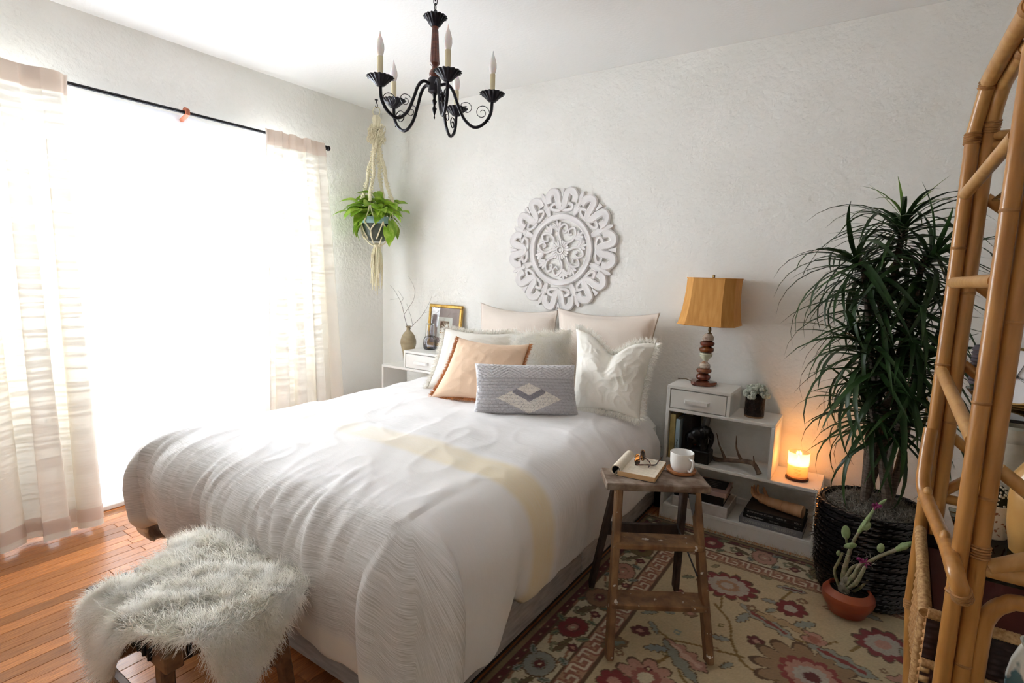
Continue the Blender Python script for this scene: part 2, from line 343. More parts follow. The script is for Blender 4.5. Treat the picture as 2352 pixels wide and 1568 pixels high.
def linen(name, base, streak=None):
    return mat(name, base, .88, tuple(min(255, int(c * 1.02)) for c in base), 4, bump=.18, bscale=260, bstretch=(1, .35, 1), sheen=.2)
def duvet_mat():
    N = NT('banded_linen'); p = N.n('ShaderNodeBsdfPrincipled'); N.l(p.outputs[0], N.out.inputs[0]); p.inputs['Roughness'].default_value = .9; p.inputs['Sheen Weight'].default_value = .15
    uv = N.n('ShaderNodeUVMap'); sp = N.n('ShaderNodeSeparateXYZ'); N.l(uv.outputs[0], sp.inputs[0])
    n0 = N.n('ShaderNodeTexNoise'); n0.inputs['Scale'].default_value = 5; N.l(uv.outputs[0], n0.inputs[0])
    ad = N.n('ShaderNodeMath', operation='MULTIPLY_ADD'); N.l(n0.outputs[0], ad.inputs[0]); ad.inputs[1].default_value = .05; N.l(sp.outputs[1], ad.inputs[2])
    mr = N.n('ShaderNodeMapRange'); mr.inputs[1].default_value = .325; mr.inputs[2].default_value = 3.325; N.l(ad.outputs[0], mr.inputs[0])
    def ramp(stops):
        r = N.n('ShaderNodeValToRGB'); e = r.color_ramp.elements
        for i, (q, v) in enumerate(stops):
            pos = (q - .3) / 3
            if i < 2: e[i].position = pos
            else: e.new(pos)
        for i, (q, v) in enumerate(stops): e[i].color = (v, v, v, 1); e[i].position = (q - .3) / 3
        N.l(mr.outputs[0], r.inputs[0]); return r.outputs[0]
    gray = ramp([(.30, 0), (.70, 0), (.745, 1), (1.06, 1), (1.14, .12), (1.45, 0), (1.68, .1), (1.74, .5), (1.95, .35), (2.2, .1), (2.35, .4), (2.6, .1), (3.2, 0)])
    yel = ramp([(.3, 0), (1.50, 0), (1.535, 1), (1.655, 1), (1.70, 0), (3.2, 0)])
    cream = ramp([(.3, 1), (.70, 1), (.75, .2), (1.1, .1), (1.2, 0), (1.3, .12), (1.5, .25), (1.6, 0)])
    mp = N.n('ShaderNodeMapping'); mp.inputs['Scale'].default_value = (11, 430, 1); N.l(uv.outputs[0], mp.inputs[0])
    st = N.n('ShaderNodeTexNoise'); st.inputs['Scale'].default_value = 1; st.inputs['Detail'].default_value = 3; N.l(mp.outputs[0], st.inputs[0])
    sr = N.n('ShaderNodeMapRange'); sr.inputs[1].default_value = .25; sr.inputs[2].default_value = .75; N.l(st.outputs[0], sr.inputs[0])
    def mix(fac, a, b_):
        m_ = N.n('ShaderNodeMix', data_type='RGBA'); N.l(fac, m_.inputs[0])
        if isinstance(a, tuple): m_.inputs[6].default_value = c4(srgb(a))
        else: N.l(a, m_.inputs[6])
        if isinstance(b_, tuple): m_.inputs[7].default_value = c4(srgb(b_))
        else: N.l(b_, m_.inputs[7])
        return m_.outputs[2]
    def mul(a, b_, k=1.0):
        m_ = N.n('ShaderNodeMath', operation='MULTIPLY'); N.l(a, m_.inputs[0])
        if b_ is None: m_.inputs[1].default_value = k
        else: N.l(b_, m_.inputs[1])
        return m_.outputs[0]
    c1 = mix(cream, (233, 231, 231), (226, 220, 208))
    c2 = mix(mul(gray, sr.outputs[0]), c1, (172, 167, 160))
    ya = N.n('ShaderNodeMath', operation='MULTIPLY_ADD'); N.l(sr.outputs[0], ya.inputs[0]); ya.inputs[1].default_value = .35; ya.inputs[2].default_value = .5
    xr_ = N.n('ShaderNodeMapRange'); xr_.inputs[1].default_value = -1.9; xr_.inputs[2].default_value = -.95; xr_.inputs[3].default_value = .42; xr_.inputs[4].default_value = 1.0; N.l(sp.outputs[0], xr_.inputs[0])
    c3 = mix(mul(mul(yel, ya.outputs[0]), xr_.outputs[0]), c2, (228, 208, 160))
    N.l(c3, p.inputs['Base Color'])
    nb = N.n('ShaderNodeTexNoise'); nb.inputs['Scale'].default_value = 1; mp2 = N.n('ShaderNodeMapping'); mp2.inputs['Scale'].default_value = (160, 320, 1); N.l(uv.outputs[0], mp2.inputs[0]); N.l(mp2.outputs[0], nb.inputs[0])
    nw = N.n('ShaderNodeTexNoise'); nw.inputs['Scale'].default_value = 14; nw.inputs['Detail'].default_value = 5; N.l(uv.outputs[0], nw.inputs[0])
    sm = N.n('ShaderNodeMath', operation='MULTIPLY_ADD'); N.l(nb.outputs[0], sm.inputs[0]); sm.inputs[1].default_value = .25; N.l(nw.outputs[0], sm.inputs[2])
    bp = N.n('ShaderNodeBump'); bp.inputs['Strength'].default_value = .22; bp.inputs['Distance'].default_value = .008; N.l(sm.outputs[0], bp.inputs['Height']); N.l(bp.outputs[0], p.inputs['Normal'])
    return N.m
RHO = .17; XR0, XL0, YF0, TOPZ = -.94 - RHO, -2.69 + RHO, .957 + RHO, .635
def hang(d, L):
    q = RHO * math.pi / 2
    if d <= 0: return 0.0, 0.0
    if d < q: off = RHO * math.sin(d / RHO); dr = RHO * (1 - math.cos(d / RHO))
    else: off = RHO; dr = RHO + d - q
    t = d / L; off += .022 * math.sin(math.pi * min(1, t)) * min(1, d / .1)
    e = L - d
    if e < .05: off -= .035 * (1 - e / .05) ** 2
    return off, dr
def ridge(x, seed):
    return 1 - abs(2 * mn.noise(Vector((x, seed, 0))))
def duvet_pt(u, v):
    """u across -1..1, v from 0 (head) to 1 (foot hem) in cloth space"""
    LFm = .46 + .12 * max(0, min(1, (u + .2) / 1.0)) + .018 * mn.noise(Vector((u * 6, 3.3, 0)))
    LRm = .52 + .03 * mn.noise(Vector((v * 5, 7.7, 0))) - .10 * max(0, 1 - abs(v - .62) / .05) * 1.0 + .12 * max(0, min(1, (v - .6) / .1)) * 0 ; LLm = .64
    LRm += .10 * max(0, min(1, (v - .63) / .05))
    wid = XR0 - XL0
    s = u * .5 + .5
    xx = XL0 - LLm + s * (wid + LLm + LRm)
    yh = 2.89; yy = yh - v * (yh - YF0 + LFm)
    dx = xx - XR0 if xx > XR0 else (XL0 - xx if xx < XL0 else 0); sx = 1 if xx > XR0 else -1
    dy = max(0, YF0 - yy); Lx = LRm if sx > 0 else LLm
    bx = min(max(xx, XL0), XR0); by = max(yy, YF0)
    # puffy top
    ex = min(bx - XL0, XR0 - bx); ey = by - YF0
    z = TOPZ + .012 * (1 - math.exp(-min(ex, ey) / .2)) + .016 * mn.noise(Vector((xx * 2.2, yy * 2.2, 1.7))) + .006 * mn.noise(Vector((xx * 6 + yy * 3, yy * 7, 4.)))
    cr_ = (1 - abs(mn.noise(Vector((xx * 2.6 + .8 * yy, yy * 2.0 - xx, 6.1))))) ** 9 * .0045 + (1 - abs(mn.noise(Vector((xx * 5.2, yy * 4.1 + xx * 2, 3.3))))) ** 10 * .004
    z += cr_
    if v < .05: z -= (1 - v / .05) ** 2 * .05
    amp = math.exp(-((yy - YF0 + .14) / .24) ** 2) if dx <= 0 else .6
    if dx > 0 and dy > 0:
        ph = math.atan2(dy, dx); Lp = Lx * LFm / math.hypot(LFm * math.cos(ph), Lx * math.sin(ph)) * (1 + (.30 if sx > 0 else .10) * math.sin(2 * ph) ** 2)
        r = math.hypot(dx, dy) * Lp / min(Lx / max(math.cos(ph), 1e-4), LFm / max(math.sin(ph), 1e-4)); off, dr = hang(r, Lp)
        k = min(1, r / .3); off += k * (.035 * math.sin(ph * 5 + .4) + .015 * math.sin(ph * 9)) * min(1, ph / .25, (math.pi / 2 - ph) / .25) + .05 * k * math.sin(2 * ph)
        X, Y, Z = bx + sx * math.cos(ph) * off, by - math.sin(ph) * off, z - dr
    elif dx > 0:
        off, dr = hang(dx, Lx); w = min(1, dx / .25)
        off += w * (.022 * mn.noise(Vector((yy * 4, 9.1, 0))) + .012 * mn.noise(Vector((yy * 11, xx * 2, 2.1))))
        X, Y, Z = bx + sx * off, by, z - dr
    elif dy > 0:
        off, dr = hang(dy, LFm); w = min(1, dy / .2)
        off += w * (.030 * mn.noise(Vector((xx * 4.2, 5.1, 0))) + .016 * mn.noise(Vector((xx * 10 + yy * 2, 1.1, 0))))
        X, Y, Z = bx, by - off, z - dr
    else: X, Y, Z = bx, by, z
    if dx <= 0:   # gathers running over the foot edge
        g = (ridge((xx - .30 * (YF0 - yy)) * 5.5 + .6 * mn.noise(Vector((xx * 3, yy * 3, 1))), 2.2) ** 4 * .020 + ridge((xx - .18 * (YF0 - yy)) * 13, 6.2) ** 5 * .010) * amp
        g *= .8 + .9 * mn.noise(Vector((xx * 3, yy * 2, 8)))
        if dy > 0: Y -= g; Z += g * .4
        else: Z += g
    if Z < .022: 
        sp = .022 - Z; Z = .022 + .01 * abs(mn.noise(Vector((X * 20, Y * 20, 0)))); X += sx * sp * .35 if dx > 0 else 0; Y -= sp * .35 if dy > 0 else 0
    return (X, Y, Z), (xx, yy)
nu, nv = 250, 230
Pg = np.zeros((nu, nv, 3)); UV = np.zeros((nu, nv, 2))
for i in range(nu):
    for j in range(nv):
        Pg[i, j], UV[i, j] = duvet_pt(-1 + 2 * i / (nu - 1), j / (nv - 1))
UV[..., 1] = UV[..., 1]
b = MB(); b.grid(Pg); b.uv = UV.reshape(-1, 2)
duvet = b.build('duvet', duvet_mat(), smooth=180); tag(duvet, 'white linen duvet with grey streaked foot and pale yellow stripe over the bed', 'duvet')
so = duvet.modifiers.new('thickness', 'SOLIDIFY'); so.thickness = .012; so.offset = -1

# ---------------------------------------------------------------- pillows
def pillow(name, label, tl, tr, br, bl, T, m, n=56, pinch=.10, chop=0, seed=0, pw=.55, wr=.006, flange=0.0, sag=0.0):
    """corners in world space; bulges towards the viewer and away"""
    tl, tr, br, bl = [np.array(q, float) for q in (tl, tr, br, bl)]
    nx = np.cross(tr - tl, bl - tl); nx /= np.linalg.norm(nx)
    if np.dot(nx, -(tl + br) / 2 + np.array([0, 0, 1.4])) < 0: nx = -nx
    t = np.linspace(-1, 1, n); U, V = np.meshgrid(t, t, indexing='ij')
    # edges drawn in between the corners
    U2 = U * (1 - pinch * (1 - V ** 2) * np.abs(U) ** 2 * .9); V2 = V * (1 - pinch * (1 - U ** 2) * np.abs(V) ** 2)
    if chop: V2 = V2 - chop * np.exp(-(U / .38) ** 2) * np.clip(V2 + .3, 0, 1.3)
    if sag: V2 = V2 - sag * np.clip(V2, 0, 1) * (1 - U ** 2)
    a, c_ = (U2 + 1) / 2, (V2 + 1) / 2
    base = ((1 - a)[..., None] * c_[..., None] * tl + a[..., None] * c_[..., None] * tr + a[..., None] * (1 - c_)[..., None] * br + (1 - a)[..., None] * (1 - c_)[..., None] * bl)
    fl = 1 - flange
    uu = np.clip(U / fl, -1, 1); vv = np.clip(V / fl, -1, 1)
    th = ((1 - uu ** 2) * (1 - vv ** 2)) ** pw
    if chop: th = th * (1 - .55 * np.exp(-(U / .16) ** 2) * np.clip(V + .2, 0, 1)) + .12 * np.exp(-((np.abs(U) - .32) / .18) ** 2) * np.clip(V, 0, 1) * (1 - V ** 2)
    wrk = np.zeros_like(th)
    for i in range(n):
        for j in range(n):
            q = Vector((U[i, j] * 2.1 + seed, V[i, j] * 2.1, seed * 1.7)); wrk[i, j] = mn.noise(q) * .7 + (1 - abs(2 * mn.noise(q * 2.3))) ** 2 * .45
    edge = np.clip(np.minimum(1 - np.abs(U), 1 - np.abs(V)) * 6, 0, 1)
    fr_ = base + nx * (th * T + wrk * wr * edge)[..., None]; bk = base - nx * (th * T * .8 + .002)[..., None] 
    bk[0], bk[-1], bk[:, 0], bk[:, -1] = fr_[0], fr_[-1], fr_[:, 0], fr_[:, -1]
    b = MB(); b.grid(fr_[:, ::-1]); b.grid(bk)
    uvg = np.stack([U, V], -1); b.uv = np.vstack([uvg[:, ::-1].reshape(-1, 2), uvg.reshape(-1, 2)])
    o = b.build(name, m, smooth=180)
    bm = bmesh.new(); bm.from_mesh(o.data); bmesh.ops.remove_doubles(bm, verts=bm.verts, dist=1e-5); bmesh.ops.recalc_face_normals(bm, faces=bm.faces); bm.to_mesh(o.data); bm.free()
    tag(o, label, 'pillow', 'pillows piled at the head of the bed'); return o, fr_, nx, base
M_oat = linen('oatmeal_linen', (226, 214, 203)); M_ivory = linen('ivory_linen', (240, 237, 228)); M_peach = linen('peach_linen', (229, 199, 170))
def pz(px, py, z=.660): return onZ(px, py, z)
eL, *_ = pillow('euro_pillow', 'beige linen square pillow against the wall, left of the two rearmost', onY(1104, 694, 3.17), onY(1283, 712, 3.19), onY(1276, 905, 3.08), onY(1082, 900, 3.05), .10, M_oat, seed=1, flange=.06, sag=.03)
eR, *_ = pillow('euro_pillow', 'large beige flanged linen pillow against the wall, nearest the lamp', onY(1280, 706, 3.13), onY(1517, 718, 3.17), onY(1486, 942, 3.04), onY(1272, 930, 3.02), .11, M_oat, seed=5, flange=.07, sag=.03)
def fringe_edge(o, fr_, nx, base, m, L, dens, seed, edges=('t', 'l', 'r', 'b'), width=.003, droop=.25, name='fringe'):
    r = np.random.default_rng(seed); n = fr_.shape[0]; cen = base.mean((0, 1)); P, D = [], []
    E_ = {'t': fr_[:, -1], 'b': fr_[:, 0], 'l': fr_[0], 'r': fr_[-1]}
    for e in edges:
        A = E_[e]; ln = np.linalg.norm(A[-1] - A[0]); k = int(ln * dens); t = np.sort(r.uniform(0, n - 1.001, k)); i = t.astype(int); f = (t - i)[:, None]
        p = A[i] * (1 - f) + A[i + 1] * f
        out = {'t': base[:, -1].mean(0) - cen, 'b': base[:, 0].mean(0) - cen, 'l': base[0].mean(0) - cen, 'r': base[-1].mean(0) - cen}[e]; out = out / np.linalg.norm(out)
        clump = np.array([[mn.noise(Vector((q * .9, 3 * seed, c))) for c in (0, 5, 9)] for q in t]) * .9
        P.append(p - out * .004); D.append(np.tile(out, (k, 1)) + clump + nx * .25)
    P = np.vstack(P); D = np.vstack(D); D /= np.linalg.norm(D, axis=1, keepdims=True)
    x = strands(P, D, L * r.uniform(.6, 1.1, len(P)), width, droop, .25, 3, seed).build(name, m, o, smooth=None); x['kind'] = 'stuff'; return x
wl = pillow('fringed_pillow', 'ivory fringed pillow behind the peach pillow at the left', onY(1022, 752, pz(980, 893)[1] + .20), onY(1185, 764, 2.86), pz(1150, 895), pz(980, 893), .075, M_ivory, seed=9, sag=.04)
fringe_edge(*wl, mat('ivory_yarn', (252, 250, 244), .9), .040, 1900, 4, width=.0045)
# shaggy pillow
M_fur = mat('white_sheepskin_wool', (255, 254, 251), .8, (252, 249, 241), 14, sheen=.2)
def _wool():
    nt = M_fur.node_tree; p = [n for n in nt.nodes if n.type == 'BSDF_PRINCIPLED'][0]; tl = nt.nodes.new('ShaderNodeBsdfTranslucent'); mx = nt.nodes.new('ShaderNodeMixShader'); mx.inputs[0].default_value = .5
    nt.links.new(p.inputs['Base Color'].links[0].from_socket, tl.inputs[0]); out = [n for n in nt.nodes if n.type == 'OUTPUT_MATERIAL'][0]
    nt.links.new(p.outputs[0], mx.inputs[1]); nt.links.new(tl.outputs[0], mx.inputs[2]); nt.links.new(mx.outputs[0], out.inputs[0])
_wool()
fp, ff, fn, fb = pillow('shaggy_pillow', 'white shaggy fur pillow in the centre of the pile', onY(1172, 762, 2.85), onY(1312, 756, 2.92), pz(1318, 897), pz(1176, 893), .075, M_fur, seed=12)
def fur(o, pts, nrm, N_, L, width, down, seed, curl=.45, segs=3, name='wool', m=None, lift=.45, clump=.35):
    r = np.random.default_rng(seed); n, k = pts.shape[:2]
    i = r.uniform(0, n - 1.001, N_); j = r.uniform(0, k - 1.001, N_); a, c_ = i.astype(int), j.astype(int); f, g = (i - a)[:, None], (j - c_)[:, None]
    p = pts[a, c_] * (1 - f) * (1 - g) + pts[a + 1, c_] * f * (1 - g) + pts[a, c_ + 1] * (1 - f) * g + pts[a + 1, c_ + 1] * f * g
    nn = nrm[a, c_] if np.ndim(nrm) == 3 else np.tile(nrm, (N_, 1))
    cl = np.array([[mn.noise(Vector(q * 22)), mn.noise(Vector(q * 22 + 7)), mn.noise(Vector(q * 22 + 13))] for q in p])
    d = nn * lift + np.array(down) + cl * clump; d /= np.linalg.norm(d, axis=1, keepdims=True)
    x = strands(p - nn * .002, d, L * r.uniform(.55, 1.15, N_), width, .35, curl, segs, seed, face=nn).build(name, m or M_fur, o, smooth=None); x['kind'] = 'stuff'; return x
def normals(P):
    gu = np.gradient(P, axis=0); gv = np.gradient(P, axis=1); n_ = np.cross(gu, gv); return n_ / np.maximum(np.linalg.norm(n_, axis=2, keepdims=True), 1e-9)
nn_ = normals(ff); nn_ *= np.sign((nn_ * fn).sum(-1, keepdims=True) + 1e-6)
fur(fp, ff, nn_, 18000, .055, .0026, (0, 0, -.35), 5, curl=.45, lift=.75)
pc = pillow('tasselled_pillow', 'peach linen pillow with orange tassel trim down its sides', onY(1053, 774, pz(988, 913)[1] + .17), onY(1218, 790, pz(1190, 932)[1] + .17), pz(1190, 932), pz(988, 913), .075, M_peach, seed=15, sag=.03)
fringe_edge(*pc, mat('orange_yarn', (214, 150, 98), .9), .026, 2600, 6, ('l', 'r', 'b'), width=.0045, droop=.1, name='tassel_trim')
wr_ = pillow('fringed_pillow', 'ivory fringed pillow with a dented top, right of the grey lumbar pillow', onY(1323, 754, pz(1312, 938)[1] + .17), onY(1509, 788, pz(1470, 964)[1] + .17), pz(1470, 964), pz(1312, 938), .10, M_ivory, n=72, chop=.34, seed=21, wr=.013)
fringe_edge(*wr_, mat('ivory_yarn', (252, 250, 244), .9), .042, 2000, 8, ('t', 'r', 'b'), width=.0045)
# grey looped lumbar pillow with a cream diamond: every loop is modelled relief
def lumbar():
    bl, br = pz(1087, 952, .645), pz(1330, 958, .645); tl, tr = onY(1091, 834, bl[1] + .07), onY(1320, 838, br[1] + .07)
    n, m_ = 230, 130; nx = np.cross(tr - tl, bl - tl); nx /= np.linalg.norm(nx)
    if nx[1] > 0: nx = -nx
    u = np.linspace(-1, 1, n)[:, None] * np.ones((1, m_)); v = np.ones((n, 1)) * np.linspace(-1, 1, m_)[None]
    u2 = u * (1 - .05 * (1 - v ** 2) * u ** 2); v2 = v * (1 - .05 * (1 - u ** 2) * v ** 2); a = (u2[..., None] + 1) / 2; c_ = (v2[..., None] + 1) / 2
    base = (1 - a) * c_ * tl + a * c_ * tr + a * (1 - c_) * br + (1 - a) * (1 - c_) * bl
    th = ((1 - u ** 2) * (1 - v ** 2)) ** .42
    X = u * 30; Yv = v * 17; top = v > .42
    row = np.where(top, Yv + 2.2 * np.abs(np.mod(X, 20) - 10) * .28, Yv)
    loops = np.abs(np.sin(row * 1.55)) ** .7 * (.55 + .45 * np.abs(np.sin(X * 1.25 + np.floor(row * 1.55 / math.pi) * 1.4)))
    rr = np.random.default_rng(2).normal(0, .12, u.shape)
    P = base + nx * (th * .075 + .007 * (loops + rr) * np.clip(th * 4, 0, 1))[..., None]
    bk = base - nx * (th * .06)[..., None]; bk[0], bk[-1], bk[:, 0], bk[:, -1] = P[0], P[-1], P[:, 0], P[:, -1]
    ucen, vcen = .03, -.38; au, av = np.abs(u - ucen), v - vcen
    q = np.floor(u * 34) / 34; aq = np.abs(q - ucen)
    dia = (aq / .62 + np.abs(av) / .58) < 1
    chev = (np.abs(av - .19 + aq * .9 - .0) < .13) & (aq < .36) & (av - .19 + aq * .9 < .13)
    # dark chevron points down: band between two V lines
    vlow = -.12 + aq * 1.05; vhigh = vlow + .24; chev = (av > vlow) & (av < vhigh) & (aq < .30) & dia
    g = np.array(srgb((206, 205, 208))); g2 = np.array(srgb((222, 221, 224))); cr = np.array(srgb((252, 248, 240))); dk = np.array(srgb((160, 157, 165)))
    col = np.where(top[..., None], g2, g); col = np.where(dia[..., None], cr, col); col = np.where(chev[..., None], dk, col)
    col = col * (1 + .10 * rr[..., None] + .08 * (loops[..., None] - .5))  # random wool tone, plus painted shade in the hollows between loops
    b = MB(); b.grid(P[:, ::-1]); b.grid(bk); b.col = np.clip(np.vstack([col[:, ::-1].reshape(-1, 3), np.broadcast_to(g, (n * m_, 3))]), 0, 1)
    o = b.build('lumbar_pillow', mat('looped_wool', (150, 150, 155), .95, attr='Col', sheen=.2), smooth=180); tag(o, 'grey looped wool lumbar pillow with a cream diamond, in front of the pile', 'pillow', 'pillows piled at the head of the bed')
    fz = fur(o, P[2:-2, 2:-2], nx, 5000, .012, .0022, (0, 0, -.1), 3, name='pile', m=mat('grey_wool_fuzz', (186, 184, 188), .95))
    return o
lumbar()

# ---------------------------------------------------------------- curtains
def cloth_mat(name, color, transp, transl, stripes=False, header=None):
    """woven cloth that lets daylight through: transparent gaps between threads, translucent and diffuse threads"""
    N = NT(name); tr = N.n('ShaderNodeBsdfTransparent'); tl = N.n('ShaderNodeBsdfTranslucent'); df = N.n('ShaderNodeBsdfDiffuse')
    tl.inputs[0].default_value = c4(srgb(color)); df.inputs[0].default_value = c4(srgb(color))
    m1 = N.n('ShaderNodeMixShader'); m1.inputs[0].default_value = transl; N.l(df.outputs[0], m1.inputs[1]); N.l(tl.outputs[0], m1.inputs[2])
    m2 = N.n('ShaderNodeMixShader'); m2.inputs[0].default_value = transp; N.l(m1.outputs[0], m2.inputs[1]); N.l(tr.outputs[0], m2.inputs[2]); N.l(m2.outputs[0], N.out.inputs[0])
    if stripes:
        uv = N.n('ShaderNodeUVMap'); mp = N.n('ShaderNodeMapping'); mp.inputs['Scale'].default_value = (1.3, 44, 1); N.l(uv.outputs[0], mp.inputs[0])
        no = N.n('ShaderNodeTexNoise'); no.inputs['Scale'].default_value = 1; no.inputs['Detail'].default_value = 2.5; N.l(mp.outputs[0], no.inputs[0])
        mr = N.n('ShaderNodeMapRange'); mr.inputs[1].default_value = .46; mr.inputs[2].default_value = .54; mr.inputs[3].default_value = transl * .55; mr.inputs[4].default_value = transl * 1.35; N.l(no.outputs[0], mr.inputs[0]); N.l(mr.outputs[0], m1.inputs[0])
        nb = N.n('ShaderNodeBump'); nb.inputs['Strength'].default_value = .25; nb.inputs['Distance'].default_value = .01; N.l(no.outputs[0], nb.inputs['Height']); N.l(nb.outputs[0], df.inputs['Normal'])
    MATS[name] = N.m; return N.m
M_sheer = cloth_mat('sheer_voile', (243, 245, 252), .20, .62)
M_curt = cloth_mat('striped_cream_weave', (244, 240, 230), .006, .10, True)
M_head = cloth_mat('curtain_header_tape', (240, 228, 220), .03, .5)
ROD_X, ROD_Z = -3.49, 2.283
rod = thing('curtain_rod', (ROD_X, 1.6, ROD_Z), 'thin black curtain rod across the top of the window with copper brackets', 'curtain rod')
b = MB(); b.tube([(ROD_X, .1, ROD_Z + .006), (ROD_X, 2.63, ROD_Z - .006)], .0095, 10); b.build('rod', M_black, rod)
M_leather = mat('tan_pink_leather', (196, 120, 90), .6, (180, 104, 76), 20)
b = MB(); b.tube([(XL + .001, 1.655, ROD_Z - .05), (XL + .03, 1.655, ROD_Z - .045), (-3.53, 1.655, ROD_Z - .03), (ROD_X - .006, 1.655, ROD_Z - .02), (ROD_X + .018, 1.655, ROD_Z - .012), (ROD_X + .018, 1.655, ROD_Z + .012), (ROD_X - .004, 1.655, ROD_Z + .022), (ROD_X - .02, 1.655, ROD_Z + .008)], .014, 8, flat=.7); b.box((XL + .004, 1.655, ROD_Z - .07), (.008, .03, .1), .003); b.build('centre_bracket', M_leather, rod)
for yy in (.35, 2.602):
    b = MB(); b.beam((XL, yy, ROD_Z - .006), (ROD_X + .02, yy, ROD_Z - .006), .028, .036, bev=.006); b.build('end_bracket', M_leather, rod)
b = MB(); b.lathe([(0.008, 0), (.016, .004), (.017, .014), (.011, .022), (.019, .03), (.017, .042), (.006, .05), (0.0005, .051)], 14, (ROD_X, 2.622, ROD_Z - .006), basis((0, 1, 0))); b.build('finial', M_black, rod)

def curtain(name, label, y0t, y1t, y0b, y1b, xt, xb, folds, amp, m, ztop, zbot, seed, group=None, header=0.0, kick=None, n=150, mz=70, ph=0.0, yfold=0.0):
    s = np.linspace(0, 1, n); t = np.linspace(0, 1, mz); P = np.zeros((n, mz, 3)); UV_ = np.zeros((n, mz, 2))
    for i in range(n):
        for j in range(mz):
            a, z = s[i], ztop + (zbot - ztop) * t[j]
            jit = .25 * mn.noise(Vector((a * folds * .9, t[j] * .8, seed)))
            w = math.sin(2 * math.pi * (folds * a + ph) + 2.2 * jit) + .35 * math.sin(2 * math.pi * (folds * 2.3 * a) + seed + t[j])
            A = amp * (.25 + 1.0 * t[j] ** .5)
            y = (y0t + (y1t - y0t) * a) * (1 - t[j]) + (y0b + (y1b - y0b) * a) * t[j] + (yfold * A * math.sin(4 * math.pi * (folds * a + ph)) if yfold else .5 * A * math.cos(2 * math.pi * (folds * a + ph)))
            x = xt + (xb - xt) * t[j] ** 1.1 + A * w
            if kick is not None: x += kick * math.exp(-((a - .72) / .2) ** 2) * t[j] ** 1.5
            zz = z + (.012 * mn.noise(Vector((a * 9, 1, seed))) if j == 0 else 0) - (0.02 * w * 0 if j < mz - 1 else 0)
            P[i, j] = (max(x, XL + .025), y, zz); UV_[i, j] = (a * 3, z)
    b = MB(); b.grid(P); b.uv = UV_.reshape(-1, 2); o = b.build(name, m, smooth=180); tag(o, label, 'curtain', group or ('sheer curtains on the rod' if name == 'sheer_curtain' else 'striped curtains on the rod'))
    if header:
        k = max(3, int(mz * header / (ztop - zbot)) + 1); nrm = normals(P)[:, :k]; nrm *= np.sign(nrm[..., :1] + 1e-9)
        Q = P[:, :k] + nrm * .003; b = MB(); b.grid(Q); b.build('header_band', M_head, o, smooth=180)
        Q = P[:, -4:-1] + normals(P)[:, -4:-1] * np.sign(normals(P)[:, -4:-1, :1] + 1e-9) * .003; b = MB(); b.grid(Q); b.build('hem_band', M_head, o, smooth=180)
    return o
curtain('sheer_curtain', 'white sheer voile curtain left of the centre bracket, blown out by daylight', .22, 1.665, .25, 1.70, -3.545, -3.50, 13, .010, M_sheer, 2.272, .045, 1.3)
curtain('sheer_curtain', 'white sheer voile curtain right of the centre bracket, lit by daylight', 1.655, 2.58, 1.64, 2.58, -3.545, -3.50, 8, .012, M_sheer, 2.268, .045, 4.1)
curtain('striped_curtain', 'cream striped curtain at the far left edge of the window', .34, 1.085, .36, 1.06, -3.455, -3.34, 4.6, .034, M_curt, 2.315, .02, 2.7, header=.115, kick=.06, ph=.1, yfold=-.75, n=220)
curtain('striped_curtain', 'cream striped curtain at the right side of the window near the corner', 2.125, 2.60, 2.02, 2.70, -3.455, -3.40, 4.2, .028, M_curt, 2.30, .02, 6.2, header=.115, ph=.35, yfold=-.75, n=220)

# ---------------------------------------------------------------- chandelier
CX, CY = -1.864, 2.036
ch = thing('chandelier', (CX, CY, 2.12), 'black iron five-arm chandelier with a turned wooden column hanging from the ceiling', 'chandelier')
M_iron = mat('oil_rubbed_black_iron', (22, 20, 25), .38, (34, 32, 40), 25, metal=.5)
M_cherry = mat('dark_cherry_wood', (112, 54, 34), .28, (78, 34, 22), 12, stretch=(1, 1, 6), coat=.3)
M_sleeve = mat('cream_candle_sleeve', (216, 205, 170), .5)
def flute(n, a): return lambda A, P: 1 + a * np.cos(n * A)[None, :] * np.clip((P[:, 0] / P[:, 0].max()) ** 1.5, 0, 1)[:, None]
zc = lambda y: 2.697 - y * .00209
def link(c, ang, L=.020, w=.009, r=.0022):
    a = np.linspace(0, 2 * math.pi, 18, endpoint=False); p = np.stack([np.cos(a) * w * math.cos(ang), np.cos(a) * w * math.sin(ang), np.sin(a) * L], 1) + np.array(c); return MB().tube(p, r, 6, True)
for k in range(3): link((CX, CY, 2.607 + k * .030), k * 1.57 + .4).build('chain_link', M_iron, ch)
b = MB(); b.tube([(CX, CY, H - .03), (CX, CY, H - .001)], .004, 8); b.build('ceiling_loop', M_iron, ch)
def bob(r, hh):
    pr = [(.012, 0), (.02, .003), (.03, .014), (r * .7, hh * .55), (r * .92, hh * .85), (r, hh * .92), (r * 1.03, hh * .86), (r * .95, hh * .98), (r * .7, hh * .75), (.02, .02), (.0006, .018)]
    return MB().lathe(pr, 72, (0, 0, 0), None, lambda A, P: 1 + .085 * np.cos(16 * A)[None, :] * np.clip((P[:, 0] - .02) / (r - .02), 0, 1)[:, None])
inst(bob(.053, .052).mesh('crown_cup', M_iron), 'crown_cup', ch, (CX, CY, 2.548))
b = MB(); b.tube([(CX, CY, 2.575), (CX, CY, 2.60)], .006, 8); b.build('top_loop', M_iron, ch)
